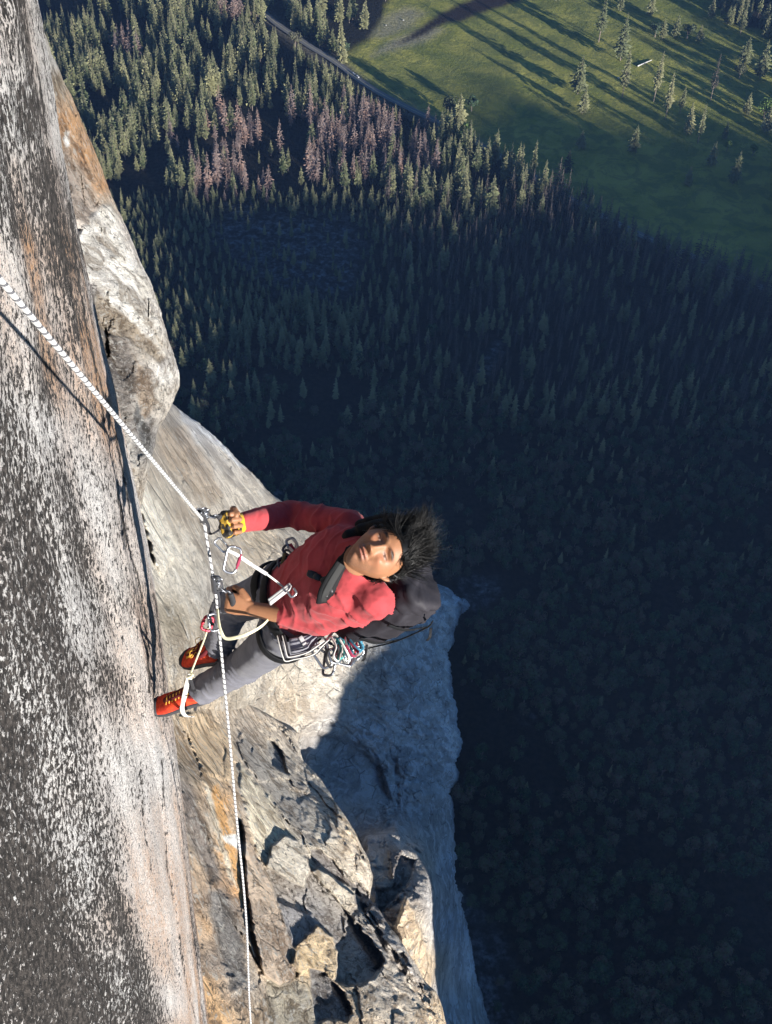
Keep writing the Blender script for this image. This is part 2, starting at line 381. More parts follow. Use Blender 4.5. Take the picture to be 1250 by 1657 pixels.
B_fac = [dict(p=[(128, 440), (160, 478), (190, 520), (214, 560), (222, 620), (205, 690), (182, 650), (160, 560), (140, 500)], c=(.12, .105, .095), a=.8, s=16),
         dict(p=[(222, 585), (246, 610), (250, 650), (236, 680), (220, 640)], c=(.26, .19, .13), a=.8, s=9),
         dict(p=[(96, 250), (112, 240), (150, 300), (165, 345), (150, 372), (120, 350), (104, 300)], c=(.24, .20, .17), a=.75, s=12),
         dict(p=[(108, 210), (113, 212), (114, 235), (108, 238), (102, 228)], c=(.60, .59, .58), s=3),
         dict(p=[(145, 355), (165, 330), (185, 335), (198, 380), (215, 430), (232, 500), (258, 560), (240, 545), (215, 535), (190, 520), (168, 470), (140, 440), (120, 390)], c=(.60, .58, .54), s=8, a=.9, r=.5, k=-.02),
         dict(p=[(155, 470), (185, 500), (212, 520), (268, 580), (262, 590), (230, 565), (200, 545), (170, 540), (150, 520)], c=(.24, .2, .155), s=6, k=.03),
         dict(p=[(220, 650), (245, 700), (246, 735), (232, 720), (218, 680)], c=(.10, .10, .10), s=5)]
mb = rock_mat('buttress_granite', 2.4, al, .6, .3)
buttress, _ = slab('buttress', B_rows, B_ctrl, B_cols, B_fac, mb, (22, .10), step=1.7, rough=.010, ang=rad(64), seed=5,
    lines=[([(166, 330), (165, 360), (158, 400)], 1.3, .012), ([(173, 440), (176, 470), (168, 490)], 1.5, .015), ([(75, 128), (88, 133)], 1.5, .02), ([(185, 505), (230, 570), (262, 582)], 1.6, .012)])

# ---- the great lower face and its apron, down to the trees
al = P(600, 1120, 560) - P(300, 980, 110)
sil = [(y, x) for y, x in NEAR_SIL]
def leftof(y, d=30): return float(np.interp(y, [a for a, b in sil], [b for a, b in sil])) - d
D_out = [(640, 262), (650, 276), (672, 300), (700, 342), (740, 382), (800, 440), (840, 500), (880, 570), (915, 640), (935, 688), (950, 728), (958, 752), (970, 772), (984, 776), (994, 758), (1012, 752), (1024, 738), (1045, 742), (1066, 726), (1082, 733), (1100, 744), (1128, 736), (1150, 752), (1176, 747), (1200, 755),
         (1228, 741), (1255, 750), (1284, 737), (1306, 748), (1334, 738), (1362, 746), (1400, 741), (1440, 736), (1470, 745), (1500, 762), (1560, 778), (1610, 786), (1660, 802), (1720, 820)]
D_rows = [(y, leftof(y, 230), x) for y, x in D_out]
def fg(x, y, k=1.0): return float(Fground(np.array([x], float), np.array([y], float))[0]) * k
D_ctrl = [(-10, 650, 26), (10, 850, 26), (40, 1100, 27), (80, 1400, 28), (120, 1720, 28), (190, 650, 100), (262, 640, 300), (300, 672, 360), (342, 700, 430), (382, 740, 480), (440, 800, 560), (500, 840, 620), (570, 880, 700), (640, 915, 780), (688, 935, fg(688, 935, .97)), (735, 955, fg(735, 955, 1.0)), (772, 977, fg(772, 977, 1.01)),
          (745, 1010, fg(745, 1010)), (738, 1080, fg(738, 1080, 1.01)), (750, 1175, fg(750, 1175, 1.01)), (742, 1300, fg(742, 1300, 1.01)), (744, 1400, fg(744, 1400, 1.01)), (762, 1500, fg(762, 1500, 1.01)), (786, 1610, fg(786, 1610, 1.01)), (820, 1720, fg(820, 1720, 1.01)),
          (210, 800, 95), (240, 960, 85), (270, 1100, 90), (300, 800, 200), (330, 900, 190), (360, 850, 290), (420, 950, 330), (500, 920, 500), (550, 1000, 500), (620, 960, 640), (650, 1050, 620), (600, 1200, 560), (670, 1180, 640), (500, 1150, 430),
          (400, 1130, 260), (500, 1250, 470), (680, 1300, 600), (600, 1300, 520), (610, 1400, 410), (650, 1440, 400), (694, 1450, 430), (722, 1450, 540), (690, 1600, 400), (735, 1600, 540), (560, 1600, 420), (300, 1300, 150), (400, 1500, 300), (700, 1720, 400)]
BE, TN, SH = (.44, .40, .34), (.48, .40, .30), (.42, .45, .50)  # blue-grey tones, like SH, paint the apron's shade into its colour
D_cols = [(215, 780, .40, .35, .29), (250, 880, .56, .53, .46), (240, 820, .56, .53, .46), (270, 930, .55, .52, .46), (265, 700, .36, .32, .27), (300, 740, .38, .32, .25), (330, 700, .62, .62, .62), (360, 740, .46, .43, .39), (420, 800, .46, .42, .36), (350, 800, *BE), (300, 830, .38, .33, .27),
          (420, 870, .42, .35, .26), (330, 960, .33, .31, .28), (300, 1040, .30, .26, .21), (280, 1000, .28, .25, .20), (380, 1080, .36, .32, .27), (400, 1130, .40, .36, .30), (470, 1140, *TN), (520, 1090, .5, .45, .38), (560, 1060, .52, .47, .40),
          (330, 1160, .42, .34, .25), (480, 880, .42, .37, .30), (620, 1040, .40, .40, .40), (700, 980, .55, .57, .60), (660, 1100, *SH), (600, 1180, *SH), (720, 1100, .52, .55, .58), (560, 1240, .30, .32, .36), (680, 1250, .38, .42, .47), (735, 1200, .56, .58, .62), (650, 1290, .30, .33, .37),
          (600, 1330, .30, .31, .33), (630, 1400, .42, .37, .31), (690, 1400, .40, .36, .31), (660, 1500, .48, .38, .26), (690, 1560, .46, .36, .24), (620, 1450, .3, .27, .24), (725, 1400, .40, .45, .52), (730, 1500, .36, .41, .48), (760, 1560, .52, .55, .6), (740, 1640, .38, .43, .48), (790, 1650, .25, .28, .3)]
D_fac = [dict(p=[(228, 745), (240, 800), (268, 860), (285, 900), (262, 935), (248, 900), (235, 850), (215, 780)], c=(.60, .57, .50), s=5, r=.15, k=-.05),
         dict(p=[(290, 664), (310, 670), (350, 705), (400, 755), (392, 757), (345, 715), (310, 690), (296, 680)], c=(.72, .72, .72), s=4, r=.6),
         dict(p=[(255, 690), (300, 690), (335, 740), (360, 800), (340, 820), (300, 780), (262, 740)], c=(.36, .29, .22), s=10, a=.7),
         # round scoop in the shaded apron
         dict(p=[(490, 1190), (520, 1185), (570, 1200), (610, 1235), (628, 1280), (618, 1330), (580, 1350), (520, 1320)], k=.035, s=10, r=.35),
         # sunlit crag at its foot
         dict(p=[(592, 1352), (640, 1340), (655, 1360), (690, 1372), (698, 1420), (702, 1500), (706, 1600), (720, 1680), (600, 1680), (560, 1500)], k=-.10, s=14),
         dict(p=[(650, 1382), (672, 1392), (664, 1425), (640, 1455), (612, 1478), (608, 1440), (632, 1436)], k=.09, s=4),
         dict(p=[(628, 1378), (650, 1378), (662, 1392), (648, 1430), (640, 1440), (632, 1405)], k=-.02, s=3, c=(.2, .18, .17)),
         dict(p=[(655, 1452), (668, 1470), (690, 1530), (700, 1590), (690, 1605), (662, 1560), (640, 1500)], c=(.52, .40, .27), s=4, k=-.03, r=.4),
         dict(p=[(695, 1380), (712, 1380), (742, 1440), (765, 1500), (780, 1660), (715, 1660), (708, 1500)], r=.45)]
md = rock_mat('apron_granite', .26, al, .15, 2.0, .5, .2, .3)
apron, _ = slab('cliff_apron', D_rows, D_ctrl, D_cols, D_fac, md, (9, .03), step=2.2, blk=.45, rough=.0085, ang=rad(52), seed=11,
    lines=[([(630, 1185), (640, 1240), (645, 1300), (625, 1345)], 3, .02), ([(500, 1190), (580, 1205), (615, 1245), (628, 1300)], 1.8, .012), ([(664, 1330), (668, 1370), (690, 1395)], 2, .02), ([(640, 1090), (700, 1120), (745, 1130)], 1.6, .01), ([(600, 1110), (650, 1150), (740, 1180)], 1.8, .012),
           ([(735, 1190), (725, 1240), (730, 1330), (722, 1380)], 2.2, .012), ([(300, 770), (310, 850), (330, 900)], 2.2, .02), ([(285, 900), (300, 960), (330, 1010)], 2.5, .03), ([(650, 1000), (700, 1060), (738, 1100)], 1.6, .01),
           ([(345, 710), (380, 790), (400, 860)], 1.8, .012), ([(700, 1310), (720, 1312)], 2, .02), ([(590, 1170), (605, 1155), (650, 1200)], 1.5, .012), ([(430, 1110), (470, 1150), (500, 1180)], 1.5, .015), ([(612, 1478), (632, 1470), (655, 1450)], 3, .03)])

# ---- the nearer ridge in the lower middle, with its flakes and dark recess
al = P(640, 1520, 300) - P(370, 1480, 80)
E_out = [(1050, 276), (1070, 300), (1110, 360), (1150, 425), (1175, 470), (1186, 484), (1200, 483), (1230, 492), (1262, 520), (1310, 552), (1350, 578), (1400, 600), (1418, 605), (1440, 601), (1455, 599), (1470, 612), (1500, 632), (1530, 655), (1560, 672), (1590, 690), (1605, 706), (1625, 714), (1660, 723), (1720, 740)]
E_rows = [(y, leftof(y, 230), x) for y, x in E_out]
E_ctrl = [(30, 1050, 24), (50, 1250, 20), (70, 1450, 17), (100, 1720, 14), (260, 1050, 88), (300, 1070, 118), (360, 1110, 210), (425, 1150, 300), (484, 1186, 395), (270, 1160, 80), (330, 1180, 140), (400, 1200, 225), (270, 1250, 62), (340, 1250, 110), (420, 1260, 200), (500, 1262, 330), (560, 1320, 330), (604, 1418, 320), (600, 1455, 310), (290, 1400, 50), (350, 1400, 85), (420, 1400, 140),
          (500, 1380, 220), (540, 1450, 240), (640, 1510, 300), (300, 1550, 42), (360, 1550, 66), (430, 1550, 105), (500, 1550, 165), (580, 1550, 235), (320, 1700, 36), (400, 1660, 66), (480, 1660, 115), (560, 1660, 170), (640, 1660, 230), (723, 1660, 290), (740, 1720, 290)]
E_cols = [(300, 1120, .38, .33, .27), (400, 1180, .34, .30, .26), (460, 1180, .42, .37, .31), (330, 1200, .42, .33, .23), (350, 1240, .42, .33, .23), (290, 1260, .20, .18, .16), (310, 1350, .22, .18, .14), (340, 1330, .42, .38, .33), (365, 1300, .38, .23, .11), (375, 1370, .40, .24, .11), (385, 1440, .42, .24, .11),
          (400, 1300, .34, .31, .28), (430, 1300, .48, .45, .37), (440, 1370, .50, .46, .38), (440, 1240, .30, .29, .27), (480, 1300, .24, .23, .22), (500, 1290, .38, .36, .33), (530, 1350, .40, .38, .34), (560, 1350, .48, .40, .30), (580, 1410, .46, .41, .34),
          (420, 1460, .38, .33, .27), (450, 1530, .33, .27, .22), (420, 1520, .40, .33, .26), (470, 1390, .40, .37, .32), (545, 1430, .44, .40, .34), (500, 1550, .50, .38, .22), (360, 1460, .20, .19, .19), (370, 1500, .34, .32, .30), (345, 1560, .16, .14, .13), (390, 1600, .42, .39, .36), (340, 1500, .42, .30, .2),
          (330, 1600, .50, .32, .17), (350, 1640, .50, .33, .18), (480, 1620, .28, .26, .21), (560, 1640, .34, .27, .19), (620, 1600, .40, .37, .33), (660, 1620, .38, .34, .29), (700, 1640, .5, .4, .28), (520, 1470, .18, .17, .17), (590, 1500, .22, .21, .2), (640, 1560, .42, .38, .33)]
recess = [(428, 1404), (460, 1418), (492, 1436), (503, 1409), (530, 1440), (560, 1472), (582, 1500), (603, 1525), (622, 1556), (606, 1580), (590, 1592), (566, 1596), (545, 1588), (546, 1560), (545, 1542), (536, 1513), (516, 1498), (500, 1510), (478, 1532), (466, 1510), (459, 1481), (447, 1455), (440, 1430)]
E_fac = [dict(p=[(387, 1235), (405, 1257), (434, 1288), (456, 1325), (466, 1350), (444, 1366), (430, 1402), (415, 1375), (402, 1330), (390, 1280)], c=(.52, .48, .39), s=4, r=.15, k=-.015),
         dict(p=[(430, 1402), (442, 1368), (462, 1350), (480, 1360), (498, 1385), (502, 1405), (492, 1436), (455, 1418)], c=(.44, .41, .36), s=3, k=-.06, r=.4),
         dict(p=[(392, 1330), (410, 1375), (436, 1425), (452, 1470), (475, 1520), (482, 1560), (470, 1592), (452, 1596), (428, 1580), (412, 1520), (400, 1440)], c=(.38, .31, .25), s=4, k=-.07, r=.2),
         dict(p=recess, k=.13, s=4, c=(.20, .20, .21), a=.7, r=.8),  # recess shade put into the colour as well as the depth
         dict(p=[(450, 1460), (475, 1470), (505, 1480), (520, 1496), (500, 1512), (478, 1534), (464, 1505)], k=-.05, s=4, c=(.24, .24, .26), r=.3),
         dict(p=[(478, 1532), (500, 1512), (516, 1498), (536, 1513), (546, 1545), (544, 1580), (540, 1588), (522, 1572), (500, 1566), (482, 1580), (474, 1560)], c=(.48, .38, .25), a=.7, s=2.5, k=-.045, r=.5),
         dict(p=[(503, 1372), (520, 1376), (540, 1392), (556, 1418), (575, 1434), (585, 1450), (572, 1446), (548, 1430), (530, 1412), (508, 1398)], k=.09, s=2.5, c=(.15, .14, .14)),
         dict(p=[(503, 1409), (520, 1400), (548, 1425), (575, 1440), (578, 1465), (560, 1472), (530, 1440)], c=(.42, .38, .32), s=3, k=-.05, r=.4),
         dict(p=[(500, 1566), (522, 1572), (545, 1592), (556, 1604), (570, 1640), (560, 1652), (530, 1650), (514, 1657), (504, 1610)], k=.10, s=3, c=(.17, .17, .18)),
         dict(p=[(430, 1585), (452, 1596), (480, 1585), (496, 1600), (510, 1640), (515, 1680), (440, 1680), (432, 1620)], c=(.26, .24, .20), s=4, k=.02),
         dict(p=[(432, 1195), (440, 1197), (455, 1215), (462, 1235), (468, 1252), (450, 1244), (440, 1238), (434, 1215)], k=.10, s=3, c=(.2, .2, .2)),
         dict(p=[(395, 1235), (380, 1205), (400, 1190), (450, 1260), (500, 1330), (512, 1372), (480, 1350), (440, 1290)], c=(.24, .23, .22), s=7, a=.8),
         dict(p=[(340, 1440), (360, 1440), (380, 1480), (392, 1530), (400, 1590), (375, 1600), (352, 1530), (340, 1480)], c=(.16, .155, .155), s=12, k=.03, r=1.25),
         dict(p=[(285, 1260), (310, 1270), (335, 1340), (360, 1420), (340, 1430), (315, 1380), (290, 1320)], c=(.17, .15, .14), s=12, k=.03, r=1.25),
         dict(p=[(340, 1278), (352, 1270), (370, 1330), (388, 1400), (402, 1470), (392, 1460), (372, 1400), (355, 1340)], c=(.42, .25, .11), s=5, r=.8),
         dict(p=[(330, 1265), (342, 1275), (356, 1340), (378, 1410), (385, 1440), (372, 1420), (350, 1350)], c=(.48, .44, .37), s=6, r=.8, k=-.012),
         dict(p=[(360, 1352), (385, 1350), (398, 1372), (392, 1378), (366, 1362)], c=(.56, .56, .56), s=4),
         dict(p=[(290, 1160), (330, 1150), (375, 1190), (378, 1240), (372, 1262), (345, 1256), (330, 1252), (305, 1190)], c=(.44, .345, .24), s=5, r=.15, k=-.02),
         dict(p=[(582, 1460), (600, 1462), (650, 1530), (690, 1600), (676, 1600), (640, 1560), (600, 1520)], c=(.36, .34, .32), s=4, r=3.),
         dict(p=[(575, 1425), (590, 1440), (610, 1465), (632, 1500), (620, 1500), (590, 1480), (575, 1462)], k=.05, s=3, c=(.18, .17, .17), r=3)]
me_ = rock_mat('ridge_granite', .60, al, .42, 1.0, .6, .13)
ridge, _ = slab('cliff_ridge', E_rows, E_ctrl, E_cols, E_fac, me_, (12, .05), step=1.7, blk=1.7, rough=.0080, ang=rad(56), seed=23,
    lines=[([(392, 1140), (420, 1180), (450, 1215), (490, 1280), (540, 1330), (575, 1400)], 1.4, .02), ([(380, 1160), (384, 1190)], 2.5, .03), ([(362, 1210), (363, 1255)], 1.8, .03), ([(345, 1256), (372, 1272)], 1.5, .02), ([(465, 1345), (500, 1390)], 2.2, .03), ([(444, 1366), (438, 1390), (452, 1418)], 1.3, .02),
           ([(500, 1275), (545, 1320), (590, 1390)], 1.6, .02), ([(480, 1250), (520, 1290)], 2, .02), ([(430, 1585), (452, 1597), (475, 1588), (482, 1575)], 2.2, .04), ([(499, 1525), (499, 1560)], 1.2, .02), ([(620, 1530), (660, 1590), (700, 1640)], 2, .02), ([(600, 1590), (650, 1640)], 2.5, .02)])
# ================================================================== VALLEY FLOOR
ROADP = [(400, -10), (437, 34), (470, 55), (505, 80), (540, 98), (575, 128), (622, 158), (668, 180), (720, 205), (790, 243), (860, 285), (940, 335), (1040, 385), (1085, 402), (1200, 450), (1330, 520)]
MEADOW = [(545, 92), (575, 78), (600, 62), (622, 30), (640, -40), (1150, -40), (1190, 40), (1290, 60), (1290, 470), (1200, 440), (1085, 400), (1000, 360), (930, 325), (860, 285), (790, 243), (720, 205), (668, 178), (622, 155), (575, 122)]
RIVER = [(640, 72), (690, 38), (712, 20), (760, 0), (800, -30), (870, -60), (850, 0), (800, 14), (775, 24), (745, 36), (722, 36), (700, 48), (672, 62)]
def ground():
    # one sheet: fine where it is seen, coarse out to the horizon
    xs = np.concatenate([[-9000, -4000, -2000, -1200], np.arange(-800, 1000, 5.), [1200, 1600, 2200, 4000, 9000]])
    ys = np.concatenate([[-9000, -3000, -1000, -300], np.arange(0, 2000, 5.), [2100, 2400, 3000, 5000, 12000]])
    X, Y = np.meshgrid(xs, ys, indexing='xy')
    p = np.c_[X.ravel(), Y.ravel(), np.zeros(X.size)]
    x, y, f = proj(p)
    bad = f < 50; x = np.where(bad, 3000, x); y = np.where(bad, 3000, y)
    q = p / 40.
    w = fbm(np.c_[p[:, 0] / 30, p[:, 1] / 30, p[:, 2]], 4, 2)
    xw = x + w * 6; yw = y + fbm(np.c_[p[:, 0] / 30, p[:, 1] / 30, p[:, 2]], 4, 9) * 4
    p[:, 2] = np.where(bad, 0, fbm(np.c_[p[:, 0] / 60, p[:, 1] / 60, p[:, 2]], 4, 2) * 1.2)
    grass = pmask(xw, yw, MEADOW, 6); river = pmask(xw, yw, RIVER, 4)
    sand = np.maximum(pmask(xw, yw, [(600, 92), (640, 62), (700, 40), (720, 48), (690, 66), (640, 80)], 8), pmask(xw, yw, [(600, 60), (625, 28), (660, 10), (690, 20), (670, 40), (620, 62)], 8) * .8)
    sand = np.maximum(sand, np.exp(-(segdist(xw, yw, ROADP) / 9) ** 2) * .7)
    talus = np.zeros(len(x))
    for c, s in (([(370, 330), (470, 350), (560, 350), (600, 400), (580, 470), (470, 480), (400, 440), (340, 380)], 30), ([(795, 545), (812, 555), (800, 600), (775, 615), (780, 585)], 9), ([(740, 930), (800, 930), (815, 955), (770, 985), (740, 970)], 8),
                 ([(745, 1440), (800, 1500), (830, 1570), (840, 1700), (780, 1700), (750, 1520)], 16), ([(405, 760), (450, 790), (470, 810), (430, 800)], 6), ([(852, 1155), (868, 1155), (870, 1172), (855, 1176)], 6)):
        talus = np.maximum(talus, pmask(x + w * 22, y + w * 15, c, s))
    o = mesh_obj('ground', p, grid_faces(len(ys), len(xs))[:, ::-1], None)
    set_col(o, 'cover', np.c_[grass, river, sand]); set_val(o, 'talus', talus)
    M = NT('ground_cover', .95, .1)
    sp = M.n('ShaderNodeSeparateColor'); M.put(sp.inputs[0], M.attr('cover'))
    ob = M.obj()
    n1 = M.noise(ob, .02, 6, .6, .5); n2 = M.noise(ob, .25, 5, .65); n3 = M.noise(ob, .006, 4, .5)
    floor = M.mix(M.ramp(n2, .35, .65), (.012, .012, .010), (.03, .028, .022))
    g = M.mix(M.ramp(n1, .35, .65), (.215, .235, .048), (.38, .355, .085))
    g = M.mix(M.math('MULTIPLY', M.ramp(n2, .45, .7), .35), g, (.30, .28, .13))
    g = M.mix(M.math('MULTIPLY', M.ramp(n3, .5, .62), .4), g, (.10, .13, .045))
    g = M.mix(M.math('MULTIPLY', M.ramp(M.noise(ob, .045, 7, .7, .8), .46, .56), .55), g, (.11, .14, .05))
    c = M.mix(sp.outputs[0], floor, g)
    sd = M.mix(M.ramp(n2, .4, .6), (.24, .21, .16), (.38, .34, .27))
    c = M.mix(M.math('MULTIPLY', sp.outputs[2], .75), c, sd)
    c = M.mix(sp.outputs[1], c, (.030, .022, .020))
    tl = M.mix(M.ramp(M.noise(ob, .12, 6, .7), .42, .66), (.03, .034, .034), (.20, .22, .24))
    c = M.mix(M.math('MULTIPLY', M.attr('talus', 'Fac'), M.ramp(n2, .3, .6)), c, tl)
    o.data.materials.append(M.done(c, M.bump(M.noise(ob, .22, 7, .72), .9, 2.6)))
    tag(o, kind='structure'); return o
ground_o = ground()

def ribbon(name, pts, w, z, mat, n=12):
    g = G(np.array([p[0] for p in pts], float), np.array([p[1] for p in pts], float))[:, :2]
    # smooth resample
    t = np.arange(len(g)); tt = np.linspace(0, len(g) - 1, (len(g) - 1) * n + 1)
    try: g2 = np.c_[np.interp(tt, t, g[:, 0]), np.interp(tt, t, g[:, 1])]
    except Exception: pass
    for _ in range(60): g2[1:-1] = (g2[:-2] + 2 * g2[1:-1] + g2[2:]) / 4
    d = np.gradient(g2, axis=0); d /= np.linalg.norm(d, axis=1)[:, None]; nn = np.c_[-d[:, 1], d[:, 0]]
    offs = np.linspace(-w / 2, w / 2, 5)
    V = np.concatenate([np.c_[g2 + nn * o_, np.full(len(g2), z)] for o_ in offs]).reshape(5, -1, 3).transpose(1, 0, 2).reshape(-1, 3)
    o = mesh_obj(name, V, grid_faces(len(g2), 5)[:, ::-1], mat); tag(o, kind='structure')
    return o, g2, d
M = NT('road_asphalt', .9); nb = M.noise(M.obj(), .6, 4, .6)
road_m = M.done(M.mix(nb, (.13, .125, .12), (.25, .24, .23)))
road, rc, rd = ribbon('road', ROADP, 8.5, 1.6, road_m)
M = NT('paint_line', .8); lm = M.done((.55, .5, .3))
line = None
nn = np.c_[-rd[:, 1], rd[:, 0]]
V = np.concatenate([np.c_[rc + nn * s, np.full(len(rc), 1.63)] for s in (-.25, .25)]).reshape(2, -1, 3).transpose(1, 0, 2).reshape(-1, 3)
line = mesh_obj('road_line', V, grid_faces(len(rc), 2)[:, ::-1], lm); tag(line, kind='structure')
M = NT('river_mud', .35, .4); rm = M.done((.02, .018, .018))

# ---- unseen off-frame ridge, its crest shaped to lay shadow over the near forest
def shade_ridge():
    ua = np.array([-LD[1], LD[0], 0]); ua = -ua / np.linalg.norm(ua)
    va = np.array([0, 0, 1.]) - LD[2] * LD; va /= np.linalg.norm(va)
    edge = []
    for (a, b) in [(150, 250), (190, 292), (260, 305), (350, 316), (430, 306), (560, 302), (700, 300), (770, 292), (830, 285), (900, 205), (950, 215), (1010, 248), (1080, 275), (1160, 290), (1250, 290), (1400, 310)]:
        edge.append(G(a, b))
    for (a, b, F) in [(706, 1600, 430), (702, 1480, 430), (497, 1185, 420), (560, 1105, 500), (635, 1000, 610), (690, 930, 790)]:
        edge.append(P(a, b, F))
    e = np.array(edge); u = e @ ua; v = (e - C0) @ va
    o = np.argsort(u)
    return e, u, v, o, ua, va
e, u, v, o, ua, va = shade_ridge()
idx_ = [k for k in np.argsort(u) if k != 18]
# nudge: the shade reaches a little higher on the right half of the meadow
prof = [(u[16] - 62, -900), (u[16] - 32, -640), (u[16] - 6, v[16] - 30)] + [(u[k], v[k] + (20 if 8 <= k <= 15 else 5)) for k in idx_] + [(1600, -600), (1950, -760), (2300, -1000)]
prof.sort(); print('PROF', [(round(a), round(b)) for a, b in prof])
pr = np.array(prof, float); uu = np.arange(prof[0][0], 2300, 6.); vv = np.interp(uu, pr[:, 0], pr[:, 1])
vv = vv + fbm(np.c_[uu / 40, uu * 0, uu * 0], 4, 3) * 7
crest = C0 + uu[:, None] * ua + vv[:, None] * va - LD * 1500.
crest[:, 2] = np.maximum(crest[:, 2], 0)
hd = np.array([-LD[0], -LD[1], 0]) / math.hypot(LD[0], LD[1])
prof_o = [(-1.05, -.02), (-.7, .32), (-.35, .66), (-.12, .9), (0, 1), (.12, .88), (.4, .6), (.8, .25), (1.2, -.02)]
rowsV = []
for a, b in prof_o:
    q = crest + hd * (a * crest[:, 2:3]); q = q.copy(); q[:, 2] = crest[:, 2] * b + (fbm(np.c_[q[:, 0] / 50, q[:, 1] / 50, q[:, 0] * 0 + a], 4, 5) * 18 * (1 - abs(b)) * (b > 0)); rowsV.append(q)
M = NT('forested_rock', .95); fr = M.done(M.mix(M.ramp(M.noise(M.obj(), .02, 6, .6), .4, .6), (.04, .05, .03), (.25, .23, .2)))
opp = mesh_obj('shade_hill', np.concatenate(rowsV), grid_faces(len(prof_o), len(uu)), fr); tag(opp, kind='structure')
# ================================================================== TREES
RT = random.Random(7); NR = np.random.default_rng(11)
def foliage_mat(name, c1, c2, c3, rough=.9):
    M = NT(name, rough, .1)
    r = M.n('ShaderNodeObjectInfo').outputs['Random']
    n = M.noise(M.obj(), 5, 3, .6)
    r = M.math('POWER', r, 1.3); c = M.mix(r, c1, c2); c = M.mix(M.math('MULTIPLY', M.ramp(n, .4, .65), .7), c, c3)
    m = M.done(c); return m
pine_m = foliage_mat('pine_needles', (.085, .11, .05), (.28, .27, .135), (.27, .26, .15))
dead_m = foliage_mat('dead_needles', (.21, .15, .13), (.36, .225, .165), (.30, .25, .23))
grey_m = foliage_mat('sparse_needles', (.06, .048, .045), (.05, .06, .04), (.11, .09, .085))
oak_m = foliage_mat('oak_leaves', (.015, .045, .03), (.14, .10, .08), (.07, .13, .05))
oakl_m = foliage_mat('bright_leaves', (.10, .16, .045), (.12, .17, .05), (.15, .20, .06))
M = NT('bark', .95); bark_m = M.done(M.mix(M.noise(M.mapped((1, 1, .2)), 3, 4, .6), (.14, .10, .08), (.30, .25, .21)))

def pine_geo(seed, width=.16, start=.08, tiers=30, per=9, droop=.35, thin=1.0):
    """unit-height conifer: returns (crown V, F), (trunk V, F)"""
    r = random.Random(seed); V = []; Fc = []
    lean = [r.uniform(-.02, .02), r.uniform(-.02, .02)]
    lop = [r.uniform(.75, 1.2) for _ in range(8)]
    for t in range(tiers):
        k = t / (tiers - 1); z = start + (1 - start) * k ** .92
        prof = (1 - k) ** .75 * (.55 + .45 * min(1, (k + .02) / .18)) * (1 + .28 * math.sin(t * 1.9 + seed))
        L0 = width * .5 * max(prof, .05)
        n = max(4, int(per * (1 - .45 * k)))
        for b in range(n):
            a = 6.283 * (b + r.random()) / n + t * 2.4
            L = L0 * r.uniform(.62, 1.22) * lop[int(a / 6.2832 * 8) % 8]
            if r.random() < .06: continue
            w = L0 * r.uniform(.32, .55) * thin + .004
            zb = z + r.uniform(-.012, .012); ca, sa = math.cos(a), math.sin(a)
            cx, cy = lean[0] * zb, lean[1] * zb; tilt = r.uniform(-.5, .5)
            i = len(V)
            for (s, ww, dz) in ((.08, .25, .012), (.6, 1, -.10 * droop), (1.0, .12, -droop * .42)):
                for sg in (-1, 1):
                    V.append((cx + ca * L * s - sa * w * .5 * ww * sg, cy + sa * L * s + ca * w * .5 * ww * sg, zb + dz * L + sg * tilt * w * .5 * ww))
            Fc += [(i, i + 2, i + 3, i + 1), (i + 2, i + 4, i + 5, i + 3)]
            # hanging twig curtain
            j = len(V); s = r.uniform(.45, .85)
            V += [(cx + ca * L * (s - .25), cy + sa * L * (s - .25), zb), (cx + ca * L * (s + .2), cy + sa * L * (s + .2), zb - .1 * L), (cx + ca * L * s, cy + sa * L * s, zb - w * .9 - .006)]
            Fc.append((j, j + 1, j + 2))
    TV, TF = [], []
    for q in range(7):
        k = q / 6; rr = .0095 * (1 - k) + .0012
        for b in range(6): TV.append((lean[0] * k * .98 + rr * math.cos(b * 1.047), lean[1] * k + rr * math.sin(b * 1.047), k * .98))
    for q in range(6):
        for b in range(6): TF.append((q * 6 + b, q * 6 + (b + 1) % 6, q * 6 + 6 + (b + 1) % 6, q * 6 + 6 + b))
    for s in range(10):
        z = r.uniform(.1, .6); a = r.random() * 6.28; L = width * .3
        j = len(TV); TV += [(0, 0, z), (0, 0, z + .006), (math.cos(a) * L, math.sin(a) * L, z - .01)]; TF.append((j, j + 1, j + 2))
    return (V, Fc), (TV, TF)
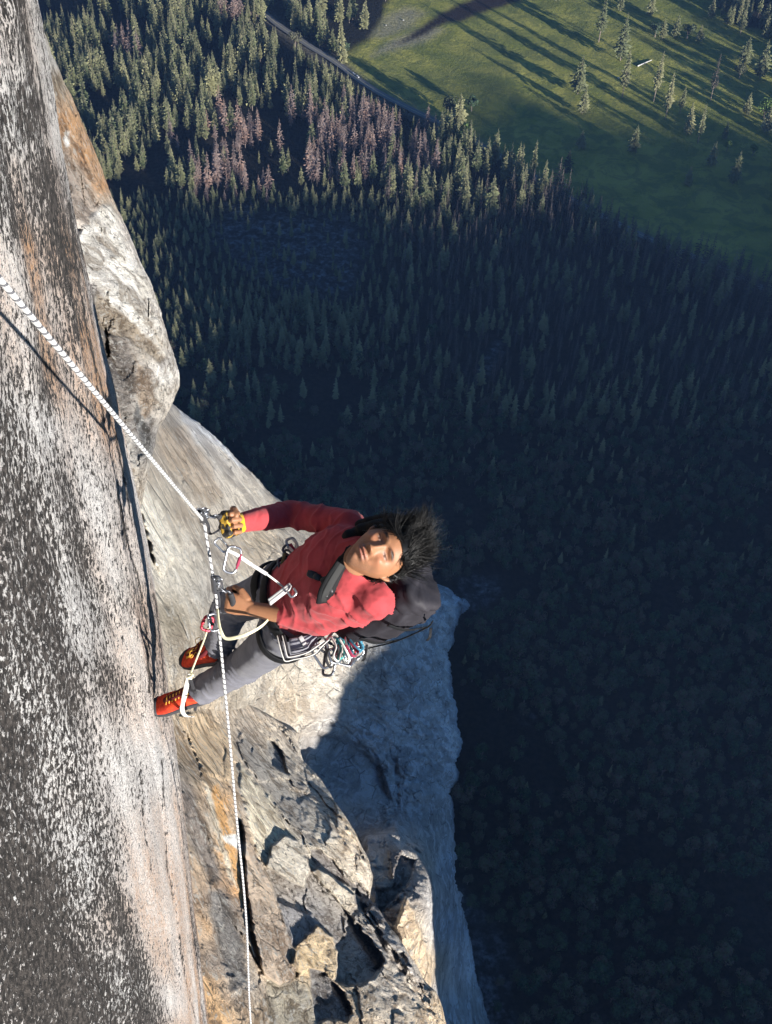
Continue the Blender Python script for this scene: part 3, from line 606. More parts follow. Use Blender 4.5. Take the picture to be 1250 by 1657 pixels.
def broad_geo(seed, n=520, sx=.5, h=1.0, base=.25):
    """unit-height broadleaf: lumps of small leaves over a forked trunk"""
    r = random.Random(seed); V = []; Fc = []
    lumps = []
    for i in range(11):
        a = r.random() * 6.28; q = math.sqrt(r.random()) * sx * .62; z = base + (h - base) * r.uniform(.28, .86)
        lumps.append((q * math.cos(a), q * math.sin(a), z, r.uniform(.16, .27)))
    for i in range(n):
        L = lumps[r.randrange(len(lumps))]
        d = Vector((r.gauss(0, 1), r.gauss(0, 1), r.gauss(.25, 1))).normalized(); p = Vector(L[:3]) + d * L[3] * r.uniform(.75, 1.08)
        s = r.uniform(.028, .06); u = d.orthogonal().normalized(); u.rotate(Matrix.Rotation(r.random() * 6.28, 3, d)); w = d.cross(u)
        u = (u + d * r.uniform(-.5, .5)); w = (w + d * r.uniform(-.5, .5)); i0 = len(V)
        V += [tuple(p + u * s), tuple(p + w * s * .8), tuple(p - u * s), tuple(p - w * s * .8)]; Fc.append((i0, i0 + 1, i0 + 2, i0 + 3))
    TV, TF = [], []
    def limb(a, b, r0, r1):
        i = len(TV); d = (Vector(b) - Vector(a)).normalized(); u = d.orthogonal().normalized(); w = d.cross(u)
        for p, rr in ((a, r0), (b, r1)):
            for k in range(6): TV.append(tuple(Vector(p) + (u * math.cos(k * 1.047) + w * math.sin(k * 1.047)) * rr))
        for k in range(6): TF.append((i + k, i + (k + 1) % 6, i + 6 + (k + 1) % 6, i + 6 + k))
    limb((0, 0, 0), (0, 0, base + .1), .035, .026)
    for L in lumps[:7]: limb((0, 0, base), L[:3], .022, .006)
    return (V, Fc), (TV, TF)
def join_mesh(name, geo, m1, m2):
    (V, Fc), (TV, TF) = geo; n = len(V)
    me = bpy.data.meshes.new(name); me.from_pydata(list(V) + list(TV), [], list(Fc) + [tuple(i + n for i in f) for f in TF])
    me.materials.append(m1); me.materials.append(m2)
    me.polygons.foreach_set('material_index', [0] * len(Fc) + [1] * len(TF)); me.update(); return me
PINES = [join_mesh('pine_tree', pine_geo(i, w, s), pine_m, bark_m) for i, (w, s) in enumerate([(.30, .08), (.24, .12), (.38, .06), (.28, .2), (.33, .1), (.21, .05)])]
DEADS = [join_mesh('dead_pine', pine_geo(20 + i, w, .16, 26, 7, .5, .6), dead_m, bark_m) for i, w in enumerate([.27, .31, .23])]
GREYS = [join_mesh('sparse_pine', pine_geo(30 + i, w, .2, 24, 6, .5, .5), grey_m, bark_m) for i, w in enumerate([.22, .25])]
OAKS = [join_mesh('oak_tree', broad_geo(40 + i), oak_m, bark_m) for i in range(4)]

def outline_x(y): return np.interp(y, [a for a, b in D_out], [b for a, b in D_out])
# ---- where the trees of the forest stand
gx, gy = np.meshgrid(np.arange(-620, 900, 8.6), np.arange(120, 1900, 8.6))
pts = np.c_[gx.ravel(), gy.ravel()] + NR.uniform(-3.6, 3.6, (gx.size, 2))
P3 = np.c_[pts, np.zeros(len(pts))]
x, y, f = proj(P3)
keep = (f > 50) & (x > -60) & (x < 1330) & (y > -90) & (y < 1730)
P3, x, y = P3[keep], x[keep], y[keep]
keep = ~inpoly(x, y, MEADOW) | (pmask(x, y, [(1130, -60), (1290, -60), (1290, 70), (1200, 60), (1160, 20)], 10) > .5)
keep &= ~inpoly(x, y, [(545, 92), (640, 70), (700, 40), (700, -60), (640, -60), (620, 20), (590, 62)])
keep &= segdist(x, y, ROADP) > 6.5
keep &= ~inpoly(x, y, RIVER)
ox = outline_x(y); keep &= ~((y > 930) & (x < ox + 2)) & ~((y <= 930) & (y > 640) & (x < ox - 30)) & ~((y <= 640) & (x < np.interp(y, [a[0] for a in B_rows], [a[2] for a in B_rows]) - 60))
den = fbm(np.c_[P3[:, :2] / 70., P3[:, 2]], 3, 6)
den2 = fbm(np.c_[P3[:, :2] / 28., P3[:, 2]], 2, 16)
rnd = NR.random(len(x))
# gaps in the sunlit wood, long clearings and pale talus openings
inband = inpoly(x, y, [(270, 200), (480, 150), (620, 150), (730, 200), (740, 300), (500, 310), (300, 320)])
keep &= ~((y < 320) & (den2 * .8 + den < np.where(inband, -.25, .03)) & (rnd < .92))
keep &= ~((y > 600) & (den2 * .7 + den < -.33) & (rnd < .8))
keep &= ~((y < 320) & (rnd < .22))
for c, pr_ in (([(370, 330), (470, 350), (560, 350), (600, 400), (580, 470), (470, 480), (400, 440), (340, 380)], .72), ([(795, 545), (812, 555), (800, 600), (775, 615), (780, 585)], .9), ([(740, 930), (800, 930), (815, 955), (770, 985), (740, 970)], .6),
             ([(745, 1440), (800, 1500), (830, 1570), (840, 1700), (780, 1700), (750, 1520)], .75), ([(852, 1155), (868, 1155), (870, 1172), (855, 1176)], .9)):
    keep &= ~(inpoly(x, y, c) & (NR.random(len(x)) < pr_))
P3, x, y, den, den2, rnd = P3[keep], x[keep], y[keep], den[keep], den2[keep], NR.random(keep.sum())
kind = np.zeros(len(x), int)      # 0 pine 1 dead 2 sparse grey 3 oak
dband = np.maximum.reduce([pmask(x, y, [(270, 235), (340, 215), (480, 195), (600, 175), (690, 200), (720, 260), (700, 300), (520, 300), (360, 320), (280, 300)], 25) * .85, pmask(x, y, [(178, 70), (215, 70), (222, 115), (185, 115)], 8) * .9, pmask(x, y, [(355, 0), (385, 0), (385, 40), (358, 40)], 8) * .8])
kind[rnd < dband * (.85 + den2 * 1.2)] = 1
gz = np.clip((y - 300) / 60, 0, 1) * np.clip((720 - y) / 120, 0, 1) * np.clip((x - 560) / 160, 0, 1)
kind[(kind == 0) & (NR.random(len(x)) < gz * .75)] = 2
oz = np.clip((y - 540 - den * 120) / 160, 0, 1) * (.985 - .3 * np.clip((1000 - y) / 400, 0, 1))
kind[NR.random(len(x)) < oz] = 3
dist = np.linalg.norm(P3 - C0, axis=1)
hgt = np.where(kind == 3, NR.uniform(6, 14.5, len(x)), np.where(y < 340, NR.uniform(17, 42, len(x)), NR.uniform(15, 35, len(x))))
hgt = np.where((kind != 3) & (y > 700), hgt * .62, hgt); hgt = np.where((kind != 3) & (y > 320) & (y < 500) & (x < 620), hgt * .5, hgt)
ryy = np.interp(x, [q[0] for q in ROADP], [q[1] for q in ROADP])
hgt = np.where((x > 760) & (y > ryy) & (y < ryy + 60) & (kind != 3), np.maximum(hgt, 24) * 1.15, hgt)
hgt = np.where((y > 345) & ((x < 760) | (y > ryy + 80)) & (kind != 3) & ~((y < 500) & (x < 620)), hgt * .78, hgt)
hgt *= 1 + .18 * den2
gr_n = 230; gx_ = NR.uniform(1262, 1520, gr_n); gy_ = NR.uniform(-60, 560, gr_n); gy_ += (gx_ - 1262) * .3
sel = (fbm(np.c_[gx_ / 60, gy_ / 40, gx_ * 0], 2, 3) > -.12)
gP = G(gx_[sel], gy_[sel]); P3 = np.r_[P3, gP]; x = np.r_[x, gx_[sel]]; y = np.r_[y, gy_[sel]]; kind = np.r_[kind, np.zeros(sel.sum(), int)]; dist = np.r_[dist, np.linalg.norm(gP - C0, axis=1)]; hgt = np.r_[hgt, NR.uniform(34, 52, sel.sum())]
# pines that stand up into the last light at the edge of the shadow
extra = [(745, 305, 60), (795, 352, 66), (867, 318, 40), (888, 325, 30), (900, 330, 32), (917, 328, 34), (945, 325, 34), (955, 330, 30), (968, 352, 32), (720, 330, 50), (842, 345, 40), (1112, 300, 30)]
for (a, b, hp) in extra:
    g = G(a, b)[None, :] if np.ndim(G(a, b)) == 1 else G(a, b)
    P3 = np.r_[P3, g]; x = np.r_[x, a]; y = np.r_[y, b]; kind = np.r_[kind, 0]
    dd = np.linalg.norm(g[0] - C0); dist = np.r_[dist, dd]; hgt = np.r_[hgt, hp * dd / FPX / .86]
# keep the road open: trees in front of it stay below its line
rdx = np.array([q[0] for q in ROADP[1:9]], float); rdy = np.array([q[1] for q in ROADP[1:9]], float)
ry = np.interp(x, rdx, rdy); infront = (x > 430) & (x < 690) & (y > ry)
room = y - ry - 6 - NR.uniform(0, 10, len(x)); hp_ = hgt * .86 * FPX / dist
sc_ = np.where(infront & (hp_ > room), np.maximum(room, 0) / np.maximum(hp_, 1), 1.0)
hgt = hgt * sc_; ok_ = sc_ > .28
P3, x, y, kind, dist, hgt = P3[ok_], x[ok_], y[ok_], kind[ok_], dist[ok_], hgt[ok_]; den2 = None
rotz = NR.uniform(0, 6.283, len(x)); var = NR.integers(0, 12, len(x)); wsc = NR.uniform(.85, 1.25, len(x))
fats = np.where(kind == 3, NR.uniform(.8, 1.05, len(x)), wsc)
inframe = (x > 2) & (x < 1248) & (y > 5) & (y < 1655)
vis = inframe & ~((y > 640) & (x < outline_x(y) + 6))
FAM = {0: (PINES, 'pine_tree', 'pine', 'tall pines of the valley forest'), 1: (DEADS, 'dead_pine', 'dead pine', 'dead rust-brown pines'), 2: (GREYS, 'sparse_pine', 'thin pine', 'thin grey pines in the shade'), 3: (OAKS, 'oak_tree', 'oak', 'round oaks at the foot of the cliff')}
def zone_label(k, px, py):
    side = 'left' if px < 420 else ('middle' if px < 800 else 'right')
    if k == 0:
        row = 'at the top edge of the photo' if py < 60 else 'above the dead stand' if py < 150 else 'level with the dead trees' if py < 240 else 'above the shadow line'
        if py < 330:
            if px > 1120: return 'dark pine in the thick wood at the top right corner'
            if px < 170: return 'sunlit green pine touching the orange cliff edge, ' + row
            if px < 300: return 'sunlit green pine just right of the cliff edge, ' + row
            if px < 430: return 'sunlit pine between cliff and road, ' + row
            return ('sunlit green pine near the road, ' if px < 640 else 'pine along the lower meadow edge, ') + row
        return 'dark pine in shade ' + ('beside the buttress' if px < 420 else 'above the climber' if px < 640 else 'below the road' if px < 950 else 'near the right edge of the photo') + (', close under the sunlit trees' if py < 430 else ', deep in the shade')
    if k == 1:
        return 'rust-brown dead pine standing among green pines, ' + ('left part of the dead stand' if px < 420 else 'middle of the dead stand' if px < 600 else 'right part of the dead stand by the road')
    if k == 2: return 'thin grey-brown pine in the shade, ' + ('right of the climber' if px < 860 else 'mid right' if px < 1000 else 'towards the right' if px < 1130 else 'at the right edge') + (', just under the road' if py < 420 else ', well below the road' if py < 560 else ', among the first oaks')
    return 'round oak in shade ' + ('at the bottom of the photo' if py > 1500 else 'low on the forest slope' if py > 1300 else 'below the level of the shoes' if py > 1150 else 'level with the pack' if py > 900 else 'above the level of the head') + (', by the cliff foot' if px < 860 else ', a little out from the cliff' if px < 1000 else ', towards the right' if px < 1130 else ', at the right edge')
stuff_idx = {}
for k in FAM:
    idx = np.where(kind == k)[0]
    size = hgt[idx] / dist[idx] * vis[idx]
    o_ = idx[np.argsort(-size)]; n = min(290 if k else 290, int((size > 0).sum()))
    meshes, nm, cat, grp = FAM[k]
    for i in o_[:n]:
        ob = bpy.data.objects.new(nm, meshes[var[i] % len(meshes)]); SC.collection.objects.link(ob)
        ob.location = P3[i]; ob.rotation_euler = (0, 0, rotz[i]); s = hgt[i]; ob.scale = (s * fats[i], s * fats[i], s)
        tag(ob, zone_label(k, x[i], y[i]), cat, grp)
    stuff_idx[k] = o_[n:]
    print('TREES', nm, len(idx), 'single', n)
def scatter(name, k, meshes):
    idx = stuff_idx[k]
    if len(idx) == 0: return
    me = bpy.data.meshes.new(name); me.from_pydata([tuple(p) for p in P3[idx]], [], [])
    a = me.attributes.new('turn', 'FLOAT_VECTOR', 'POINT'); a.data.foreach_set('vector', np.c_[idx * 0, idx * 0, rotz[idx]].astype(float).ravel())
    a = me.attributes.new('size', 'FLOAT_VECTOR', 'POINT'); a.data.foreach_set('vector', np.c_[hgt[idx] * fats[idx], hgt[idx] * fats[idx], hgt[idx]].ravel())
    a = me.attributes.new('pick', 'INT', 'POINT'); a.data.foreach_set('value', (var[idx] % len(meshes)).astype(np.int32))
    ob = bpy.data.objects.new(name, me); SC.collection.objects.link(ob)
    ng = bpy.data.node_groups.new(name, 'GeometryNodeTree')
    ng.interface.new_socket('Geometry', in_out='INPUT', socket_type='NodeSocketGeometry'); ng.interface.new_socket('Geometry', in_out='OUTPUT', socket_type='NodeSocketGeometry')
    gi = ng.nodes.new('NodeGroupInput'); go = ng.nodes.new('NodeGroupOutput'); jn = ng.nodes.new('GeometryNodeJoinGeometry')
    def named(nm, t):
        nd = ng.nodes.new('GeometryNodeInputNamedAttribute'); nd.data_type = t; nd.inputs[0].default_value = nm
        return [s for s in nd.outputs if s.enabled and s.name == 'Attribute'][0]
    tr, sz, pk = named('turn', 'FLOAT_VECTOR'), named('size', 'FLOAT_VECTOR'), named('pick', 'INT')
    for v, mm in enumerate(meshes):
        src = [q for q in SC.objects if q.data == mm and q.type == 'MESH']
        if not src: continue
        oi = ng.nodes.new('GeometryNodeObjectInfo'); oi.transform_space = 'ORIGINAL'; oi.inputs[0].default_value = src[0]
        cm = ng.nodes.new('FunctionNodeCompare'); cm.data_type = 'INT'; cm.operation = 'EQUAL'
        si = [s for s in cm.inputs if s.enabled]; ng.links.new(pk, si[0]); si[1].default_value = v
        ip = ng.nodes.new('GeometryNodeInstanceOnPoints')
        ng.links.new(gi.outputs[0], ip.inputs['Points']); ng.links.new(cm.outputs[0], ip.inputs['Selection']); ng.links.new(oi.outputs['Geometry'], ip.inputs['Instance'])
        ng.links.new(tr, ip.inputs['Rotation']); ng.links.new(sz, ip.inputs['Scale']); ng.links.new(ip.outputs[0], jn.inputs[0])
    ng.links.new(jn.outputs[0], go.inputs[0])
    md_ = ob.modifiers.new('scatter', 'NODES'); md_.node_group = ng
    tag(ob, kind='stuff'); return ob
for k, nm in ((0, 'pine_forest'), (1, 'dead_pine_wood'), (2, 'sparse_pine_wood'), (3, 'oak_wood')): scatter(nm, k, FAM[k][0])

# ---- the tall trees that stand singly on the meadow: (tip x, tip y, foot x, foot y, crown width, kind, label)
MT = [(1158, -6, 1150, 30, .24, 'p', 'dark pine high up right of the meadow clump'), (1182, 8, 1176, 40, .24, 'p', 'dark pine next to the top right corner pine'), (1244, 4, 1236, 44, .26, 'p', 'pine in the extreme top right corner'), (1010, -20, 1004, 18, .24, 'p', 'broad pine cut by the top edge above the fallen log'), (1060, -14, 1052, 26, .24, 'p', 'broad pine at the top edge left of the clump'), (905, -30, 900, 2, .24, 'p', 'pine foot at the very top edge of the meadow'),
      (1246, 170, 1238, 214, .26, 'p', 'broad pine at the right edge below the light green bush'), (1216, 150, 1207, 186, .24, 'p', 'small pine above the light green shrub on the right'), (1180, 196, 1172, 226, .24, 'p', 'small pine right of the thin bare-trunked one'),
      (975, -8, 969, 68, .14, 'p', 'tall thin pine with bare lower trunk at the top of the meadow'),
      (1014, 20, 1004, 98, .20, 'p', 'broad dark pine on the meadow above the fallen white log'),
      (1024, 80, 1007, 158, .15, 'p', 'tall pine with bright bare trunk foot at the lit meadow centre'),
      (1077, 84, 1058, 164, .12, 'p', 'slender pale-trunked pine right of the fallen log'),
      (1095, 118, 1077, 193, .12, 'p', 'slender pine, upper of the close row of three'),
      (1108, 138, 1100, 184, .15, 'p', 'short pine, middle of the close row of three'),
      (1116, 165, 1111, 218, .18, 'p', 'short bushy pine, lowest of the close row of three'),
      (1143, 168, 1129, 232, .11, 'p', 'thin pine with a long bare trunk right of the close row'),
      (1170, 89, 1150, 162, .12, 's', 'pale half-bare pine leaning right on the upper meadow'),
      (941, 88, 935, 152, .26, 'p', 'dense dark pine left of the long tree shadows'),
      (954, 140, 942, 184, .24, 'p', 'smaller dark pine just below the dense one'),
      (1031, 202, 1024, 246, .26, 'p', 'stubby pine at the edge of the meadow shade'),
      (1157, 228, 1150, 268, .24, 'p', 'stubby pine in the lower right meadow'),
      (1198, 244, 1186, 298, .2, 'p', 'lower right meadow pine at the shade line'),
      (1243, 66, 1229, 128, .22, 'p', 'dark pine at the right edge of the meadow'),
      (1205, 0, 1198, 38, .2, 'p', 'pine at the top right corner of the meadow'),
      (1220, 62, 1203, 104, .3, 'p', 'bushy dark pine beside the upper right shadows'),
      (921, 242, 917, 281, .30, 's', 'brown bare-looking tree in the shaded meadow'),
      (942, 210, 939, 240, .34, 'p', 'round-topped small pine in the shaded meadow'),
      (1078, 30, 1072, 62, .26, 'p', 'short pine in the clump at the top of the meadow'),
      (1098, 22, 1092, 60, .24, 'p', 'second pine in the clump at the top of the meadow'),
      (1136, 40, 1131, 68, .3, 'p', 'small pine right of the top clump'),
      (748, 152, 742, 208, .34, 'p', 'tall dark tree at the meadow corner by the road bend')]
for n_, (tx, ty, fx, fy, wd, kd, lab) in enumerate(MT):
    g = G(fx, fy); dd = np.linalg.norm(g - C0); hp = math.hypot(tx - fx, ty - fy)
    # height: find h whose top projects at ty
    h = 30.
    for _ in range(12):
        X_, Y_, _f = proj((g + np.array([0, 0, h]))[None, :]); h *= hp / max(fy - Y_[0], 1)
    (cv, cf), (tv, tf) = pine_geo(100 + n_, wd * 1.9, .26 if wd < .16 else .10, 40, 8 if kd == 'p' else 5, .45, .75 if kd == 'p' else .5)
    e_ = bpy.data.objects.new('meadow_pine', None); SC.collection.objects.link(e_); e_.location = g; tag(e_, lab, 'pine', 'pines on the meadow')
    e_.rotation_euler = (0, 0, n_)
    mesh_obj('crown', np.array(cv) * h, cf, grey_m if kd == 's' else pine_m, e_, False); mesh_obj('trunk', np.array(tv) * h, tf, bark_m, e_, False)
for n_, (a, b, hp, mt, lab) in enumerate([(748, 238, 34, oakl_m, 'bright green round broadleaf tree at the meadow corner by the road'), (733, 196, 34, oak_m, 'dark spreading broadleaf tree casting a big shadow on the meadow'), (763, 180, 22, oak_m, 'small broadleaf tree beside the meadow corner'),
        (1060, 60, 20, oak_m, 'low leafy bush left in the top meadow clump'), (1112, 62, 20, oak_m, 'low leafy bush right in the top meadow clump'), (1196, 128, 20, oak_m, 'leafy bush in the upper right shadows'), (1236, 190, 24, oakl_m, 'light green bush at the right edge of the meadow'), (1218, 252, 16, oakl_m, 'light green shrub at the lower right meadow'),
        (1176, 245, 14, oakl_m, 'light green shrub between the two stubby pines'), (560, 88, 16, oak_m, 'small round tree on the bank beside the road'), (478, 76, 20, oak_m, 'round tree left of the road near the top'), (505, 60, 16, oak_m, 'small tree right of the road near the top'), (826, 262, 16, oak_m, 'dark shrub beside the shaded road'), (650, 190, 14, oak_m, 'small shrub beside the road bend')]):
    g = G(a, b); h = hp * np.linalg.norm(g - C0) / FPX / .9
    (cv, cf), (tv, tf) = broad_geo(200 + n_, 620)
    e_ = bpy.data.objects.new('broadleaf_tree', None); SC.collection.objects.link(e_); e_.location = g; tag(e_, lab, 'tree', 'broadleaf trees and bushes by the meadow')
    mesh_obj('crown', np.array(cv) * h, cf, mt, e_, False); mesh_obj('trunk', np.array(tv) * h, tf, bark_m, e_, False)
# ================================================================== THE CLIMBER
from mathutils.bvhtree import BVHTree
def W3(a): return Vector([float(t) for t in P(np.array(a[0], float), np.array(a[1], float), np.array(a[2], float))])
def cv(r, u, f): return Vector(Rv * r + Uv * u + Fv * f)
PX = lambda n, F: n * F / FPX          # pixels to metres at depth F

def frame(d, ref):
    d = d.normalized(); b = (ref - d * ref.dot(d))
    if b.length < 1e-5: b = d.orthogonal()
    b.normalize(); return d, b, d.cross(b)
def tube(pts, rad_, ref, n=18, capf=.6, sq=2.0):
    """closed tube through pts with elliptical sections (a along ref, b across); returns V, F"""
    pts = [Vector(p) for p in pts]; V = []; Fc = []
    rad_ = [(r, r) if not isinstance(r, (tuple, list)) else r for r in rad_]
    if not isinstance(ref, list): ref = [ref] * len(pts)
    rings = []
    for i, p in enumerate(pts):
        d = (pts[min(i + 1, len(pts) - 1)] - pts[max(i - 1, 0)])
        rings.append((p, *frame(d, ref[i]), rad_[i]))
    out = []
    p, d, b, c, r = rings[0]
    for s, k in ((-1, .02), (-.85, .5), (-.5, .85)): out.append((p + d * (s * min(r) * capf), d, b, c, (r[0] * k, r[1] * k)))
    out += rings
    p, d, b, c, r = rings[-1]
    for s, k in ((.5, .85), (.85, .5), (1, .02)): out.append((p + d * (s * min(r) * capf), d, b, c, (r[0] * k, r[1] * k)))
    for (p, d, b, c, r) in out:
        for k in range(n):
            a = 6.28318 * k / n; ca, sa = math.cos(a), math.sin(a)
            e = 2 / sq; ca = math.copysign(abs(ca) ** e, ca); sa = math.copysign(abs(sa) ** e, sa)
            V.append(p + b * (ca * r[0]) + c * (sa * r[1]))
    for i in range(len(out) - 1):
        for k in range(n): Fc.append((i * n + k, i * n + (k + 1) % n, (i + 1) * n + (k + 1) % n, (i + 1) * n + k))
    Fc.append(tuple(range(n - 1, -1, -1))); Fc.append(tuple(range((len(out) - 1) * n, len(out) * n)))
    return V, Fc
def limb(acc, pts, rads, ref, n=20):
    """joined tapered segments: a closed tube per bone and a ball at each joint, merged later"""
    for i in range(len(pts) - 1):
        a, b = pts[i], pts[i + 1]; L = (b - a).length; c = min(rads[i], rads[i + 1])
        add(acc, tube([a, a.lerp(b, .25), a.lerp(b, .5), a.lerp(b, .75), b], [rads[i] + (rads[i + 1] - rads[i]) * k for k in (0, .25, .5, .75, 1)], ref, n, .9))
def spline(pts, n):
    """Catmull-Rom resample of a list of tuples / vectors"""
    P_ = [np.array(p, float) for p in pts]; P_ = [2 * P_[0] - P_[1]] + P_ + [2 * P_[-1] - P_[-2]]
    out = []; m_ = len(P_) - 3
    for j in range(n):
        t = j / (n - 1) * m_; i = min(int(t), m_ - 1); t -= i; a, b, c, d = P_[i:i + 4]
        out.append(.5 * ((2 * b) + (-a + c) * t + (2 * a - 5 * b + 4 * c - d) * t * t + (-a + 3 * b - 3 * c + d) * t ** 3))
    return out
def add(acc, vf):
    n = len(acc[0]); acc[0].extend(vf[0]); acc[1].extend(tuple(i + n for i in f) for f in vf[1])
def remesh(vf, voxel, smooth=4, fac=.5):
    me = bpy.data.meshes.new('tmp'); me.from_pydata([tuple(v) for v in vf[0]], [], vf[1]); me.update()
    bm = bmesh.new(); bm.from_mesh(me); bmesh.ops.recalc_face_normals(bm, faces=bm.faces); bm.to_mesh(me); bm.free()
    ob = bpy.data.objects.new('tmp', me); SC.collection.objects.link(ob)
    r = ob.modifiers.new('r', 'REMESH'); r.mode = 'VOXEL'; r.voxel_size = voxel
    if smooth: s = ob.modifiers.new('s', 'SMOOTH'); s.factor = fac; s.iterations = smooth
    dg = bpy.context.evaluated_depsgraph_get(); ev = ob.evaluated_get(dg); m2 = ev.to_mesh()
    V = np.empty(len(m2.vertices) * 3); m2.vertices.foreach_get('co', V); V = V.reshape(-1, 3)
    N = np.empty(len(m2.vertices) * 3); m2.vertices.foreach_get('normal', N); N = N.reshape(-1, 3)
    Fc = [tuple(p.vertices) for p in m2.polygons]
    ev.to_mesh_clear(); bpy.data.objects.remove(ob); bpy.data.meshes.remove(me)
    return V, Fc, N
def along(V, a, b):
    """(t, r): parameter along segment a-b and distance from it"""
    a = np.array(a); b = np.array(b); ab = b - a; L = np.linalg.norm(ab)
    t = (V - a) @ ab / L ** 2; r = np.linalg.norm(V - a - np.clip(t, 0, 1)[:, None] * ab, axis=1)
    return t, r, L

ORG = W3((465, 980, 4.5))        # pelvis: origin of the figure
def L_(a): return W3(a) - ORG
wallF = near_wall_F(252, 1143)
print('WALLF', wallF, 'at hand shadow', near_wall_F(165, 675))
# joints
SR, SL = L_((568, 851, 4.26)), L_((611, 972, 4.08))
ER, EL = L_((470, 831, 4.43)), L_((517, 1007, 4.30))
WRr, WRl = L_((388, 846, 4.22)), L_((408, 985, 4.36))
HR, HL = L_((470, 945, 4.55)), L_((482, 1010, 4.44))
NECK = L_((590, 903, 4.10)); PEL = (HR + HL) / 2
KR, KL = L_((376, 982, 4.84)), L_((395, 1078, wallF - .40))
AR, AL = L_((352, 1052, 5.14)), L_((318, 1122, wallF - .12))
TOR_UP = (NECK - PEL).normalized(); SHX = (SL - SR).normalized(); FRONT = TOR_UP.cross(SHX).normalized()
if FRONT.dot(cv(-1, 0, -1)) < 0: FRONT = -FRONT
# head frame: x to the climber's left (image down), y out of the face, z to the crown
hz = cv(math.cos(rad(14)), math.sin(rad(14)), .10).normalized()
hy = cv(-.05, .27, -1).normalized(); hy = (hy - hz * hy.dot(hz)).normalized(); hx = hy.cross(hz).normalized()
if hx.dot(cv(0, -1, 0)) < 0: hx = -hx
HC = L_((618, 895, 3.97))
HM = np.array([[*hx], [*hy], [*hz]])
def to_head(V): return (np.asarray(V) - np.array(HC)) @ HM.T
def from_head(V): return np.asarray(V) @ HM + np.array(HC)

def head_geo():
    nu, nv = 150, 130
    V = []
    th = np.linspace(0, np.pi, nv); ph = np.linspace(0, 2 * np.pi, nu, endpoint=False)
    T, Ph = np.meshgrid(th, ph, indexing='ij'); T = T.ravel(); Ph = Ph.ravel()
    x = np.sin(T) * np.cos(Ph); y = np.sin(T) * np.sin(Ph); z = np.cos(T)
    X = x * .0735; Y = y * np.where(y > 0, .088, .100); Z = z * .118
    # squarer skull, narrowing jaw
    k = np.clip((-Z - .015) / .10, 0, 1)
    X = X * (1 + .10 * np.sin(np.clip((Z + .12) / .2, 0, 1) * np.pi)) * (1 - .36 * k ** 1.6)
    Y = np.where(Y > 0, Y * (1 + .02 * k), Y * (1 - .55 * k))
    Y = np.where(Y > 0, np.minimum(Y, .0825 + .0 * Y) * .5 + Y * .5, Y)
    front = np.clip(Y / .03, 0, 1)
    def g(cx, cz, sx, sz, a): return a * np.exp(-((np.abs(X) - cx) / sx) ** 2 - ((Z - cz) / sz) ** 2)
    f = 0
    s = np.clip((.012 - Z) / .050, 0, 1); inn = (Z > -.046) & (Z < .02)
    nose = (.006 + .019 * s ** 1.3) * np.exp(-(X / (.0085 + .005 * s)) ** 2) * np.clip((Z + .048) / .008, 0, 1) * np.clip((.022 - Z) / .02, 0, 1)
    f = f + nose + g(.011, -.038, .0065, .007, .009)                       # bridge, tip, wings
    f = f * 1.15 - g(.031, .002, .016, .012, .016) + g(.031, .000, .011, .0060, .0095)  # sockets, closed lids
    f = f + g(.028, .021, .020, .0065, .0085) + g(0, .030, .03, .02, .002)      # brow
    f = f + g(.046, -.022, .017, .016, .010)                              # cheekbones
    f = f - g(.052, -.055, .014, .020, .006)
    lip = np.exp(-(X / .025) ** 4)
    f = f + lip * (.0085 * np.exp(-((Z + .0595) / .0040) ** 2) + .0100 * np.exp(-((Z + .0712) / .0048) ** 2) - .0065 * np.exp(-((Z + .0652) / .0022) ** 2))
    f = f + g(0, -.056, .04, .02, .004) - g(0, -.0825, .016, .005, .0035)
    f = f + g(0, -.100, .020, .013, .010)                                  # chin
    f = f - g(.026, -.050, .0045, .012, .0035)                              # folds beside the mouth
    Y = Y + f * front
    V = np.c_[X, Y, Z]; V = from_head(V)
    Fc = []
    for i in range(nv - 1):
        for j in range(nu):
            Fc.append((i * nu + j, i * nu + (j + 1) % nu, (i + 1) * nu + (j + 1) % nu, (i + 1) * nu + j))
    return [Vector(v) for v in V], Fc
def ear(sx):
    pts = [(.076, .004, -.024), (.084, -.002, -.012), (.089, -.010, .004), (.090, -.018, .018), (.085, -.006, .028), (.079, .004, .018)]
    c = [Vector(from_head(np.array([[sx * a, b, c_]]))[0]) for a, b, c_ in pts]
    return tube(c, [(.005, .007), (.007, .010), (.0075, .012), (.008, .011), (.006, .007), (.004, .005)], hz, 10)

